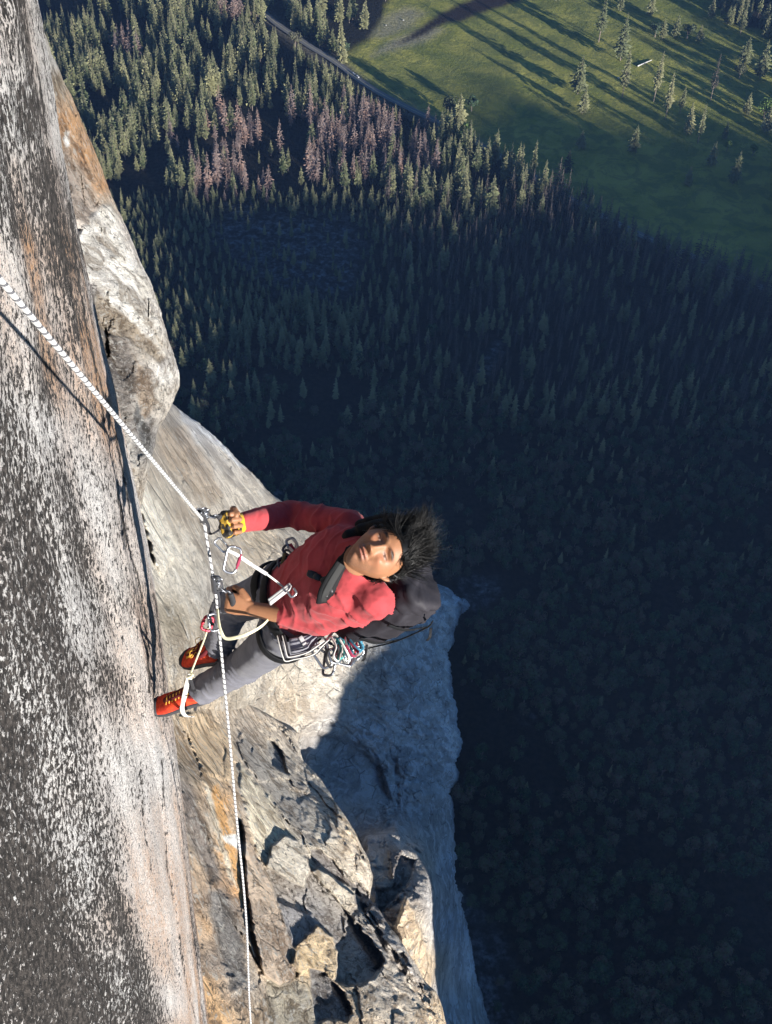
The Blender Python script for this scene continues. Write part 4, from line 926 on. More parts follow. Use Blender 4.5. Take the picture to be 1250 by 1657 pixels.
def hand(acc, wr, d, h, n, thumb=1, curl=(62, 150, 222), k=1.0, grip=None):
    """fist: d wrist->knuckles, h along the knuckle row (towards the index finger), n the palm side"""
    d = d.normalized(); h = (h - d * h.dot(d)).normalized(); n = (n - d * n.dot(d) - h * n.dot(h)).normalized()
    # palm
    add(acc, tube([wr - d * .01, wr + d * .022, wr + d * .055, wr + d * .085, wr + d * .094], [(.026 * k, .018 * k), (.031 * k, .019 * k), (.040 * k, .0185 * k), (.042 * k, .0165 * k), (.038 * k, .012 * k)], h, 20, .5, 2.5))
    for i, (o_, ln, rr) in enumerate(((.031, .94, .0092), (.0105, 1.04, .0096), (-.0105, .98, .0092), (-.031, .80, .0082))):
        b = wr + d * (.086 - .004 * abs(i - 1)) + h * o_ * k
        pts = [b - d * .012]; p = b; rads = [rr * 1.1 * k]
        pts.append(p); rads.append(rr * 1.14 * k)
        for q, (ang, L) in enumerate(zip(curl, (.044, .027, .021))):
            a = rad(ang + 5 * i - 5); v = d * math.cos(a) + n * math.sin(a)
            p1 = p + v * L * ln * .5; p2 = p + v * L * ln
            pts += [p1, p2]; rads += [rr * (.96 - .05 * q) * k, rr * (1.04 - .09 * q) * k]; p = p2
        add(acc, tube(pts, rads, h, 12, .9))
    b = wr + d * .024 + h * .026 * thumb * k + n * .006
    t1 = b + d * .030 + h * .022 * thumb + n * .012; t2 = t1 + d * .026 + n * .016 - h * .004 * thumb; t3 = t2 + d * .010 + n * .018 - h * .018 * thumb
    add(acc, tube([b, (b + t1) / 2, t1, (t1 + t2) / 2, t2, (t2 + t3) / 2, t3], [.015 * k, .0145 * k, .0125 * k, .0108 * k, .0112 * k, .0104 * k, .0085 * k], h, 12, .9))

rope_dir_u = (W3((330, 842, 4.12)) - W3((0, 450, 1.80))).normalized()       # upper rope, towards the anchor reversed
down = Vector((0, 0, -1))
# hand frames
dR = (L_((352, 850, 4.10)) - WRr).normalized(); hR = cv(-.25, .9, -.25); nR = cv(-.25, -.35, -1)
dL = (L_((362, 972, 4.37)) - WRl).normalized(); hL = cv(-.15, .95, -.35); nL = cv(.25, -.1, 1)
body = [[], []]
add(body, head_geo()); add(body, ear(1)); add(body, ear(-1))
add(body, tube([NECK - TOR_UP * .05, NECK, HC - hz * .075 - hy * .012, HC - hz * .03 - hy * .02], [.062, .056, .052, .05], SHX, 20))
add(body, tube([PEL, PEL.lerp(NECK, .35), PEL.lerp(NECK, .7), PEL.lerp(NECK, .93), NECK], [(.13, .09), (.125, .09), (.135, .09), (.10, .065), (.055, .05)], SHX, 24))
for s_, e_, w_ in ((SR, ER, WRr), (SL, EL, WRl)):
    limb(body, [PEL.lerp(NECK, .82), s_, s_.lerp(e_, .5), e_, e_.lerp(w_, .3), e_.lerp(w_, .75), w_], [.036, .036, .036, .034, .036, .029, .0255], FRONT, 18)
for h_, k_, a_ in ((HR, KR, AR), (HL, KL, AL)):
    add(body, tube([h_, h_.lerp(k_, .5), k_, k_.lerp(a_, .3), k_.lerp(a_, .8), a_], [.075, .066, .052, .052, .036, .036], SHX, 16))
hand(body, WRr, dR, hR, nR, 1, (70, 155, 225), 1.0)
hand(body, WRl, dL, hL, nL, 1, (64, 150, 222), 1.02)
V, Fc, N = remesh(body, .0027, 1, .35)
person = mesh_obj('person', V, Fc, None); person.location = ORG
hd_ = to_head(V); X, Y, Z = hd_[:, 0], hd_[:, 1], hd_[:, 2]; aX = np.abs(X)
isface = (Y > .03) & (Z > -.13) & (Z < .11) & (aX < .09)
skin = np.tile(np.array([.31, .148, .076]), (len(V), 1))
skin *= (1 + .10 * fbm(V * 40, 3, 5))[:, None]
def paint(mk, c): 
    global skin
    skin = skin * (1 - mk[:, None]) + np.array(c)[None, :] * mk[:, None]
def gm(cx, cz, sx, sz, p=2): return np.exp(-(np.abs(aX - cx) / sx) ** p - (np.abs(Z - cz) / sz) ** p) * isface
paint(.75 * np.exp(-(aX / .024) ** 4) * (np.exp(-((Z + .060) / .0042) ** 2) + np.exp(-((Z + .0705) / .0050) ** 2)).clip(0, 1) * isface, (.46, .17, .13))
paint(.9 * np.exp(-(aX / .025) ** 6) * np.exp(-((Z + .0652) / .0016) ** 2) * isface, (.10, .03, .025))
bz = .0205 + .004 * np.sin(np.clip((aX - .012) / .035, 0, 1) * np.pi)
paint(.97 * (np.exp(-(np.abs(aX - .031) / .0215) ** 6 - (np.abs(Z - bz) / .0052) ** 4) * isface), (.012, .009, .008))
paint(.98 * gm(.031, .0024, .0155, .0022, 4), (.010, .007, .006))
paint(.9 * gm(.031, -.0022, .0105, .0021, 4), (.40, .36, .33)); paint(1.0 * gm(.031, -.0018, .0048, .0028, 4), (.015, .008, .006))
paint(.55 * gm(.031, .010, .016, .004), (.24, .11, .065)); paint(.4 * gm(.032, -.0105, .014, .0028), (.26, .12, .08))
paint(.30 * np.clip(fbm(hd_ * 60, 3, 9) + .2, 0, 1) * isface, (.52, .21, .12)); paint(.35 * np.exp(-(np.abs(aX - (.017 + .28 * np.clip(-.045 - Z, 0, .03))) / .0022) ** 2) * (Z < -.036) * (Z > -.072) * isface, (.18, .07, .045))
paint(.28 * np.clip((-.040 - Z) / .02, 0, 1) * np.clip(fbm(hd_ * 260, 2, 4) + .55, 0, 1) * isface * (Z > -.125), (.06, .045, .04))
paint(.5 * gm(.0075, -.0455, .004, .003), (.08, .03, .02))
paint(.32 * np.clip(gm(0, -.1, .045, .03) + gm(.055, -.07, .02, .04), 0, 1), (.24, .13, .09))
paint(.35 * gm(.045, -.02, .018, .016), (.55, .22, .13))
paint((Z > .055 + .035 * (1 - np.clip(aX / .06, 0, 1)) - .09 * np.clip((.03 - Y) / .05, 0, 1)) * (Z > -.05) * (Y < .09) * 1.0 * (np.abs(Z) < .14) * (aX < .1) * (Y > -.13), (.012, .010, .010))
# knuckle creases and veins on the hands
for wr_ in (WRr, WRl):
    r = np.linalg.norm(V - np.array(wr_), axis=1); mk = (r < .17) * np.clip(ridged(V * 55, 3, 2) - .35, 0, 1) * .5; paint(mk, (.28, .12, .07))
set_col(person, 'skin', skin)
M = NT('skin', .48, .35)
nz = M.noise(M.obj(), 300, 3, .6)
sk = M.done(M.attr('skin'), M.bump(nz, .3, .003)); M.b.inputs['Subsurface Weight'].default_value = .06; M.b.inputs['Subsurface Radius'].default_value = (.01, .004, .002)
person.data.materials.append(sk)
tag(person, 'climber in red shirt and grey trousers gripping two rope clamps, face turned up', 'person')
BODY_BVH = BVHTree.FromPolygons([tuple(v) for v in V], Fc)

# ------------------------------------------------------------------ clothes
def folds_arm(V, N, a, b, amp, freq, seed):
    t, r, L = along(V, a, b); w = np.exp(-((t - .5) / .62) ** 4) * (r < .11)
    ph = t * L * freq * .8 + fbm(V * 6, 3, seed) * 1.7
    f = (1 - np.abs(np.sin(ph * 3.1416))) ** 1.7 * (.55 + .45 * np.sin(ph * 2.1 + t * 9)) - .25
    return w * f * amp * (.35 + .65 * np.clip(fbm(V * 9, 2, seed + 3) + .5, 0, 1.4))
def cloth_mat(name, col, wv=500, rough=.85):
    M = NT(name, rough, .15); v = M.obj()
    c = M.mix(M.ramp(M.noise(v, 14, 4, .6), .35, .65), tuple(x * .86 for x in col), tuple(min(1, x * 1.12) for x in col))
    return M.done(c, M.bump(M.noise(v, wv, 2, .5), .25, .001), Sheen_Weight=(.12 if max(col) > .1 else 0))
sh = [[], []]
add(sh, tube([PEL + TOR_UP * .015 + FRONT * .012, PEL.lerp(NECK, .2) + FRONT * .018, PEL.lerp(NECK, .45) + FRONT * .018, PEL.lerp(NECK, .68) + FRONT * .014, PEL.lerp(NECK, .84), PEL.lerp(NECK, .95), NECK + TOR_UP * .02, NECK + TOR_UP * .035],
    [(.146, .112), (.142, .112), (.154, .115), (.166, .112), (.160, .096), (.115, .078), (.072, .066), (.066, .062)], SHX, 30, .35, 2.2))
for s_, e_, w_, ce in ((SR, ER, WRr, 1.0), (SL, EL, WRl, .60)):
    pts = [PEL.lerp(NECK, .80).lerp(s_, .45), s_ - TOR_UP * .008, s_.lerp(e_, .3), s_.lerp(e_, .7), e_, e_.lerp(w_, .25 * ce + .05), e_.lerp(w_, .6 * ce), e_.lerp(w_, .93 * ce)]
    limb(sh, pts, [.066, .063, .056, .051, .050, .048, .042, .036], FRONT)
V, Fc, N = remesh(sh, .0052, 6, .5)
d = folds_arm(V, N, SR, ER, .012, 20, 3) + folds_arm(V, N, ER, WRr, .006, 22, 5) + folds_arm(V, N, SL, EL, .010, 22, 7) + folds_arm(V, N, EL, EL.lerp(WRl, .7), .0075, 30, 9)
# folds radiating from the armpits and across the chest
tt, rr, LL = along(V, PEL, NECK); ax = (V - np.array(PEL)) @ np.array(SHX)
ph = (V @ np.array(SHX) * 5 + V @ np.array(TOR_UP) * 8 + fbm(V * 5, 3, 12) * 1.9)
d += (rr < .2) * np.clip(tt, 0, 1) * ((1 - np.abs(np.sin(ph * 3.14))) ** 3 - .2) * .015 * np.clip(fbm(V * 4, 2, 15) * 1.6 + .5, 0, 1.3)
d += fbm(V * 30, 3, 4) * .0022 - .004 * np.clip(ridged(V * 11 + fbm(V * 5, 2, 8)[:, None], 2, 6) - .62, 0, 1) * 2
V = V + N * d[:, None]
shirt = mesh_obj('shirt', V, Fc, cloth_mat('red_jersey', (.37, .052, .058)), person)
SH_V, SH_F = V.copy(), Fc
tr = [[], []]
add(tr, tube([PEL - TOR_UP * .09, PEL - TOR_UP * .03, PEL + TOR_UP * .045], [(.135, .105), (.160, .118), (.150, .112)], SHX, 28, .5, 2.3))
for h_, k_, a_ in ((HR, KR, AR), (HL, KL, AL)):
    bend = (k_ - (h_ + a_) / 2).normalized()
    pts = [h_ - TOR_UP * .01, h_.lerp(k_, .3), h_.lerp(k_, .7), k_ + bend * .004, k_.lerp(a_, .2), k_.lerp(a_, .55), k_.lerp(a_, .88)]
    limb(tr, pts, [.098, .092, .078, .071, .069, .062, .056], FRONT, 24)
V, Fc, N = remesh(tr, .006, 6, .5)
d = 0
for j, (h_, k_, a_) in enumerate(((HR, KR, AR), (HL, KL, AL))):
    t, r, L = along(V, h_, k_); d = d + (r < .14) * np.exp(-((t - .05) / .3) ** 2) * ((1 - np.abs(np.sin((t * 5 + fbm(V * 8, 2, j + 1) * 1.6) * 3.14))) ** 2.5 - .25) * .012
    t, r, L = along(V, k_, a_); d = d + (r < .12) * (np.exp(-((t - .0) / .22) ** 2) + np.exp(-((t - .85) / .3) ** 2)) * ((1 - np.abs(np.sin((t * 8 + fbm(V * 9, 2, j + 4) * 1.8) * 3.14))) ** 2.5 - .25) * .012
d += fbm(V * 11, 3, 14) * .006
V = V + N * np.asarray(d)[:, None]
trousers = mesh_obj('trousers', V, Fc, cloth_mat('grey_softshell', (.135, .135, .155), 700), person)
TR_V, TR_F = V.copy(), Fc

# glove on the hand at the image top: yellow cuff, dark fingerless palm
gl = [[], []]
add(gl, tube([WRr - dR * .052, WRr - dR * .03, WRr, WRr + dR * .03], [(.036, .035), (.034, .032), (.034, .027), (.038, .025)], hR, 20, .2))
V, Fc, N = remesh(gl, .004, 3); V = V + N * (fbm(V * 60, 3, 3) * .0022)[:, None]
cuff = mesh_obj('glove_cuff', V, Fc, cloth_mat('yellow_leather', (.62, .36, .02), 300, .6), person)
gl = [[], []]
add(gl, tube([WRr + dR * .022, WRr + dR * .055, WRr + dR * .088, WRr + dR * .098], [(.040, .0245), (.046, .0235), (.048, .021), (.042, .016)], hR, 22, .3, 2.6))
dd_, hh_ = dR.normalized(), (hR - dR * hR.dot(dR)).normalized(); nn_ = (nR - dd_ * nR.dot(dd_) - hh_ * nR.dot(hh_)).normalized()
for o_ in (.031, .0105, -.0105, -.031):
    b = WRr + dd_ * .088 + hh_ * o_; v = dd_ * math.cos(rad(70)) + nn_ * math.sin(rad(70))
    add(gl, tube([b - dd_ * .01, b, b + v * .026], [.0118, .0122, .0112], hh_, 12, .3))
V, Fc, N = remesh(gl, .003, 2); V = V + N * (fbm(V * 90, 3, 3) * .0016)[:, None]
M = NT('glove_leather', .6, .3); gm_ = M.done(M.mix(M.ramp(M.noise(M.obj(), 45, 3, .6), .52, .58), (.030, .028, .026), (.50, .30, .04)), M.bump(M.noise(M.obj(), 200, 3), .3, .002))
glove = mesh_obj('glove', V, Fc, gm_, person)

# ------------------------------------------------------------------ hair
def hair():
    r = random.Random(5); V = []; Fc = []
    wind = cv(.75, .55, .0)
    HZv, HYv = Vector(HM[2]), Vector(HM[1])
    def strand(p, d, L, w, curl, wnd, seg=8):
        side = d.cross(CAMV).normalized(); ph = r.random() * 6.28; i0 = len(V); nrm = d.orthogonal().normalized()
        for s in range(seg + 1):
            t = s / seg; b = d.cross(nrm).normalized(); ww = w * (1 - t) ** .6 + .0002
            for k in range(3): a = k * 2.094; V.append(tuple(p + (nrm * math.cos(a) + b * math.sin(a)) * ww))
            d = (d + (wind - d * wind.dot(d)) * wnd / seg + side * math.sin(ph * .25 + t * 3.2) * curl / seg + Vector((r.gauss(0, 1), r.gauss(0, 1), r.gauss(0, 1))) * .035).normalized()
            nrm = (nrm - d * nrm.dot(d)).normalized(); p = p + d * (L / seg)
            hp = Vector(to_head(np.array([tuple(p)]))[0]); e = (hp.x / .083) ** 2 + (hp.y / (.09 if hp.y > 0 else .105)) ** 2 + (hp.z / .123) ** 2
            if e < 1.0:
                hp = hp / math.sqrt(e); p = Vector(from_head(np.array([tuple(hp)]))[0])
        for s in range(seg):
            for k in range(3): Fc.append((i0 + s * 3 + k, i0 + s * 3 + (k + 1) % 3, i0 + s * 3 + 3 + (k + 1) % 3, i0 + s * 3 + 3 + k))
    CAMV = cv(0, 0, 1); clumps = 0
    while clumps < 380:
        a = r.uniform(-3.14, 3.14); zc = r.uniform(-.45, 1)
        n = Vector((math.cos(a) * math.sqrt(1 - zc * zc), math.sin(a) * math.sqrt(1 - zc * zc), zc))
        hp = Vector((n.x * .082, n.y * (.088 if n.y > 0 else .103), n.z * .121))
        lim = float(np.interp(n.y, [-1, -.4, -.05, .15, .5, 1], [-.075, -.06, -.02, .035, .052, .058]))
        if hp.z < lim + r.uniform(-.003, .006): continue
        clumps += 1
        base = Vector(from_head(np.array([tuple(hp)]))[0]); nw = Vector(np.array(tuple(n)) @ HM)
        # lie along the skull, swept to the crown and back
        flow = HZv * 1.0 - HYv * .10 + cv(.15, .45, 0) + Vector((r.gauss(0, 1), r.gauss(0, 1), r.gauss(0, 1))) * .30
        if hp.z < .02: flow = -HZv * .5 - HYv * .8 + Vector((r.gauss(0, 1), r.gauss(0, 1), r.gauss(0, 1))) * .4
        fringe = hp.y > .04 and hp.z < .075
        if fringe and r.random() < .35: flow = -HZv * .25 + Vector(HM[0]) * (-1 if n.x < .2 else 1) + HYv * .35
        flow = flow.normalized(); d0 = (flow - nw * flow.dot(nw)).normalized() * .95 + nw * r.uniform(.0, .12)
        arc = math.acos(max(-1, min(1, n.z))) * .115
        L = r.uniform(.026, .052) + arc * .42 if hp.z > .03 else r.uniform(.022, .038)
        if hp.z > .09: d0 = (HZv * .55 + cv(.25, .60, 0) + nw * .15 + Vector((r.gauss(0, 1), r.gauss(0, 1), r.gauss(0, 1))) * .22).normalized()
        if fringe: L *= .9
        cu = r.uniform(-2.2, 2.2)
        for s in range(r.randrange(12, 18)):
            o = Vector((r.gauss(0, 1), r.gauss(0, 1), r.gauss(0, 1))) * .0045
            strand(base + o, (d0 + Vector((r.gauss(0, 1), r.gauss(0, 1), r.gauss(0, 1))) * .10).normalized(), L * r.uniform(.75, 1.2), r.uniform(.0007, .0013), cu + r.gauss(0, .5), r.uniform(.1, .9))
    # long locks blown up by the wind at the crown
    for (hx_, hy_, hz_, L, up, m_) in [(-.045, .05, .100, .095, 2.2, 30), (-.035, .04, .112, .115, 2.6, 40), (-.02, .05, .115, .095, 1.8, 22), (.0, .05, .116, .070, .9, 20), (.03, .045, .108, .065, .6, 20), (.045, .02, .10, .06, .4, 16), (-.01, .0, .122, .085, 1.4, 22), (.025, .0, .12, .07, .6, 18)]:
        base = Vector(from_head(np.array([(hx_, hy_, hz_)]))[0]); d0 = cv(1, -.3, -.1).normalized()
        for s in range(m_):
            o = Vector((r.gauss(0, 1), r.gauss(0, 1), r.gauss(0, 1))) * .006; wind = cv(.1, 1, 0)
            strand(base + o, (d0 + Vector((r.gauss(0, 1), r.gauss(0, 1), r.gauss(0, 1))) * .15).normalized(), L * r.uniform(.55, 1.1), r.uniform(.0007, .0013), r.uniform(-.4, .4), up * 1.5, 10)
    # fine flyaways streaming off the crown
    for s in range(170):
        hx_, hy_ = r.uniform(-.06, .055), r.uniform(-.03, .06); hz_ = .12 * math.sqrt(max(.1, 1 - (hx_ / .083) ** 2 - (hy_ / .092) ** 2)); wind = cv(.7, .7, 0)
        base = Vector(from_head(np.array([(hx_, hy_, hz_)]))[0]); strand(base, (cv(.8, .35, 0) + Vector((r.gauss(0, 1), r.gauss(0, 1), r.gauss(0, 1))) * .3).normalized(), r.uniform(.05, .125), r.uniform(.00035, .0006), r.uniform(-2, 2), r.uniform(.2, 1.4), 10)
    nu, nv = 44, 20; i0 = len(V)
    for i in range(nv + 1):
        for j in range(nu):
            a = 6.2832 * j / nu; y_ = math.sin(a)
            lim = float(np.interp(y_, [-1, -.4, -.05, .15, .5, 1], [2.15, 2.05, 1.72, 1.28, 1.12, 1.06])); t = lim * i / nv
            V.append(tuple(from_head(np.array([(math.sin(t) * math.cos(a) * .0845, math.sin(t) * y_ * (.0925 if y_ > 0 else .106), math.cos(t) * .124 + .001)]))[0]))
    for i in range(nv):
        for j in range(nu): Fc.append((i0 + i * nu + j, i0 + i * nu + (j + 1) % nu, i0 + (i + 1) * nu + (j + 1) % nu, i0 + (i + 1) * nu + j))
    M = NT('black_hair', .42, .28); hm = M.done((.004, .004, .004))
    return mesh_obj('hair', V, Fc, hm, person)
hair_o = hair()

# ------------------------------------------------------------------ shoes
RUB = NT('black_rubber', .7, .3); RUB = RUB.done((.045, .045, .05))
M = NT('orange_suede', .75, .2); ORS = M.done(M.mix(M.ramp(M.noise(M.obj(), 30, 4, .6), .4, .6), (.42, .03, .015), (.60, .06, .02)), M.bump(M.noise(M.obj(), 260, 3), .3, .002))
M = NT('dark_red_mesh', .8); DRM = M.done((.10, .012, .015))
M = NT('yellow_lace', .7); LACE = M.done((.70, .38, .06))
def shoe(heel, toe, upv, lab=None):
    ax = (toe - heel); Ln = ax.length; ax.normalize(); up = (upv - ax * upv.dot(ax)).normalized(); sd = ax.cross(up)
    S = [(0, .026, .070, .0), (.05, .034, .085, 0), (.18, .037, .092, 0), (.32, .037, .086, 0), (.45, .040, .074, 0), (.6, .046, .062, 0), (.75, .049, .052, 0), (.87, .044, .044, .002), (.95, .033, .036, .006), (1.0, .014, .024, .010)]
    def loft(fz0, fz1, grow, n=22, s0=0, s1=1):
        V = []; Fc = []; k = 0
        rows = [s for s in S if s0 <= s[0] <= s1]
        for (t, w, h, lift) in rows:
            for j in range(n):
                a = 6.2832 * j / n; ca, sa = math.cos(a), math.sin(a)
                x_ = math.copysign(abs(ca) ** .7, ca) * (w + grow); y_ = fz0(h) + (fz1(h) - fz0(h)) * (.5 + .5 * math.copysign(abs(sa) ** .75, sa))
                if sa > 0 and fz1(h) > .035: x_ *= 1 - .38 * sa ** 2
                V.append(tuple(heel + ax * (t * Ln + (grow if t > .9 else (-grow if t < .05 else 0))) + sd * x_ + up * (y_ + lift)))
        for i in range(len(rows) - 1):
            for j in range(n): Fc.append((i * n + j, i * n + (j + 1) % n, (i + 1) * n + (j + 1) % n, (i + 1) * n + j))
        Fc.append(tuple(range(n - 1, -1, -1))); Fc.append(tuple(range((len(rows) - 1) * n, len(rows) * n))); return V, Fc
    o = mesh_obj('shoe', *loft(lambda h: .012, lambda h: h, 0), ORS, person)
    mesh_obj('sole', *loft(lambda h: 0, lambda h: .030, .005), RUB, o)
    mesh_obj('toe_cap', *loft(lambda h: .010, lambda h: h * 1.0 + .003, .0035, s0=.86), RUB, o)
    V, Fc = [], []
    # tongue
    T = [(.22, .018, .094), (.35, .019, .090), (.5, .018, .076), (.64, .015, .064), (.72, .010, .058)]
    for (t, w, h) in T:
        for q in (-1, -.4, .4, 1): V.append(tuple(heel + ax * t * Ln + sd * w * q + up * (h + .004 * (1 - q * q))))
    Fc = [tuple(f) for f in grid_faces(len(T), 4)]
    tg = mesh_obj('tongue', V, Fc, DRM, o); sm = tg.modifiers.new('t', 'SOLIDIFY'); sm.thickness = .004; sm.offset = 0
    acc = [[], []]; k = 7
    for i in range(k):
        t0 = .24 + .44 * i / k; t1 = .24 + .44 * (i + 1) / k
        for q in (-1, 1):
            h0 = np.interp(t0, [a[0] for a in T], [a[2] for a in T]); h1 = np.interp(t1, [a[0] for a in T], [a[2] for a in T])
            a = heel + ax * t0 * Ln + sd * .024 * q + up * (h0 - .004); b = heel + ax * t1 * Ln - sd * .024 * q + up * (h1 - .004); mid = (a + b) / 2 + up * .011
            add(acc, tube([a, mid, b], [.0017] * 3, up, 6))
    for q in (-1, 1):
        a = heel + ax * .27 * Ln + sd * .01 * q + up * .098; add(acc, tube(spline([a, a + up * .02 + sd * .018 * q, a + sd * .04 * q + up * .004, a + sd * .01 * q - ax * .01], 9), [.0015] * 9, up, 6))
    mesh_obj('lace', acc[0], acc[1], LACE, o)
    # padded collar round the ankle
    c = heel + ax * Ln * .17 + up * .088
    ring = [c + ax * (.046 * math.cos(a)) + sd * (.036 * math.sin(a)) for a in np.linspace(0, 6.2832, 22)]
    mesh_obj('collar', *tube(ring, [.010] * 22, up, 8, .1), DRM, o)
    return o
toeL = L_((249, 1150, wallF - .03)); hlL = AL + (AL - toeL).normalized() * .03 - Vector((0, 0, .055))
dirL = (toeL - hlL).normalized(); shoeL = shoe(toeL - dirL * .295, toeL, Vector((-.1, -.25, 1)) * .9 + cv(0, .25, -.1))
toeR = L_((303, 1070, 5.36)); dirR = (toeR - (AR - Vector((0, 0, .06)))).normalized(); shoeR = shoe(toeR - dirR * .285, toeR, Vector((0, -.3, 1)))
# ================================================================== ROPE AND GEAR
def pmat(name, col, rough=.5, metal=0.0, spec=.4, bump=None):
    M = NT(name, rough, spec); M.b.inputs['Metallic'].default_value = metal
    n = M.noise(M.obj(), 60, 3, .6)
    c = M.mix(n, tuple(x * .8 for x in col), tuple(min(1, x * 1.15) for x in col))
    return M.done(c, M.bump(M.noise(M.obj(), bump, 2), .3, .001) if bump else None)
STEEL = pmat('polished_alloy', (.42, .43, .45), .3, .9); DSTEEL = pmat('dark_alloy', (.13, .135, .15), .35, .7, .5)
WEB = pmat('white_webbing', (.66, .65, .60), .85, bump=900); YWEB = pmat('cream_cord', (.66, .62, .42), .85, bump=900); BWEB = pmat('black_webbing', (.028, .028, .032), .75, bump=700)
REDM = pmat('red_alloy', (.42, .03, .05), .35, .5); BLUM = pmat('blue_alloy', (.08, .28, .40), .35, .5); GRNM = pmat('teal_webbing', (.05, .30, .28), .8); MAG = pmat('maroon_webbing', (.28, .03, .07), .8)
GREY = pmat('light_grey_webbing', (.42, .41, .41), .8, bump=600); PACKM = cloth_mat('pack_nylon', (.032, .030, .036), 350, .6); PACKB = cloth_mat('pack_padding', (.012, .0125, .014), 350, .7)
CAMD = cv(0, 0, -1)
def thing(name, label, cat, loc, group=None):
    o = bpy.data.objects.new(name, None); SC.collection.objects.link(o); o.location = loc; o.empty_display_size = .1; return tag(o, label, cat, group)
def part(name, vf, mat, parent, loc, smooth=True):
    return mesh_obj(name, [Vector(v) - Vector(loc) for v in vf[0]], vf[1], mat, parent, smooth)
def single(name, vf, mat, label, cat, group=None):
    loc = Vector(vf[0][0]); o = mesh_obj(name, [Vector(v) - loc for v in vf[0]], vf[1], mat); o.location = loc; return tag(o, label, cat, group)
def flat(pts, w, t, ref, n=40, smooth=True):
    pts = [Vector(p) for p in spline(pts, n)] if smooth else pts
    return tube(pts, [(w / 2, t / 2)] * len(pts), ref, 10, .3, 4)

# the rope: a tight line from the anchor down to the clamps, then hanging free
RA = W3((330, 843, 4.12)); RB = W3((350, 964, 4.33))
RTOP = RA + (W3((0, 452, 1.80)) - RA) * 1.55
def rope_mesh():
    path = [RTOP + (RA - RTOP) * t for t in np.linspace(0, 1, 420)]
    path += [RA + (RB - RA) * t for t in np.linspace(0, 1, 70)[1:]]
    q = RB.copy(); x0 = W3((415, 1657, 10.6)); n = 900
    for i in range(1, n):
        s = i * .016; c = RB + Vector((0, 0, -s))
        c += Vector((math.sin(s * .9) * .012 + .004 * math.sin(s * 3.1), math.sin(s * .7 + 1) * .012, 0)) * min(1, s / 2)
        path.append(c)
    # ease the corner
    for _ in range(3): path = [path[0]] + [(path[i - 1] + path[i] * 2 + path[i + 1]) / 4 for i in range(1, len(path) - 1)] + [path[-1]]
    n = 12; V = []; S = []; A = []; s = 0; d, b, c = frame(path[1] - path[0], Vector((0, 0, 1)))
    for i, p in enumerate(path):
        dn = (path[min(i + 1, len(path) - 1)] - path[max(i - 1, 0)]).normalized(); b = (b - dn * b.dot(dn)).normalized(); c = dn.cross(b)
        if i: s += (p - path[i - 1]).length
        for k in range(n):
            a = 6.28318 * k / n; r = .0054 + .0003 * math.sin(s * 900 + a)
            V.append(p + b * math.cos(a) * r + c * math.sin(a) * r); S.append(s); A.append((math.cos(a), math.sin(a)))
    return V, grid_wrap(len(path), n), S, A
def grid_wrap(nr, n):
    return [(i * n + j, i * n + (j + 1) % n, (i + 1) * n + (j + 1) % n, (i + 1) * n + j) for i in range(nr - 1) for j in range(n)]
V, Fc, S, A = rope_mesh()
rope = mesh_obj('rope', [v - RA for v in V], Fc, None); rope.location = RA
set_col(rope, 'lay', np.c_[np.array(A) * .5 + .5, np.zeros(len(V))]); set_val(rope, 'run', S)
M = NT('kernmantle_sheath', .8, .2); sp = M.n('ShaderNodeSeparateColor'); M.put(sp.inputs[0], M.attr('lay'))
an = M.math('DIVIDE', M.math('ARCTAN2', M.math('SUBTRACT', sp.outputs[1], .5), M.math('SUBTRACT', sp.outputs[0], .5)), 6.28318)
run = M.attr('run', 'Fac')
f1 = M.math('FRACT', M.math('ADD', M.math('DIVIDE', run, .034), an)); f2 = M.math('FRACT', M.math('ADD', M.math('MULTIPLY', run, 260), M.math('MULTIPLY', an, 3)))
m1 = M.math('MULTIPLY', M.ramp(f1, .66, .69), M.ramp(f1, .99, .95)); m1 = M.math('MULTIPLY', m1, M.ramp(f2, .12, .3))
rope.data.materials.append(M.done(M.mix(m1, M.mix(f2, (.44, .44, .43), (.62, .62, .60)), (.035, .035, .05)), M.bump(f2, .4, .001)))
tag(rope, 'white dark-flecked rope running from upper left past the climber and straight down', 'rope')

def carabiner(name, c, ax, nrm, L, w, r, mat, gmat, label, group=None, sleeve=True):
    ax = ax.normalized(); nrm = (nrm - ax * nrm.dot(ax)).normalized(); sd = ax.cross(nrm); o = thing(name, label, 'carabiner', c, group)
    out = [(-.5, .0), (-.47, .34), (-.3, .46), (.0, .43), (.3, .40), (.45, .32), (.5, .02), (.46, -.30), (.30, -.42)]
    pts = [c + ax * a * L + sd * b * w for a, b in out] + [c + ax * -.30 * L + sd * -.46 * w, c + ax * -.46 * L + sd * -.32 * w, c + ax * -.5 * L]
    part('body', tube(spline(pts[:9], 30), [(r, r * 1.15)] * 30, nrm, 8, .3), mat, o, c); part('nose', tube(spline(pts[9:], 8), [r] * 8, nrm, 8, .3), mat, o, c)
    g0, g1 = pts[8], pts[9]
    g = part('gate', tube([g0, g1], [r * .85] * 2, nrm, 8, .3), gmat, o, c)
    if sleeve: part('sleeve', tube([g0.lerp(g1, .2), g0.lerp(g1, .75)], [r * 1.35] * 2, nrm, 8, .2), gmat, g, c)
    return o

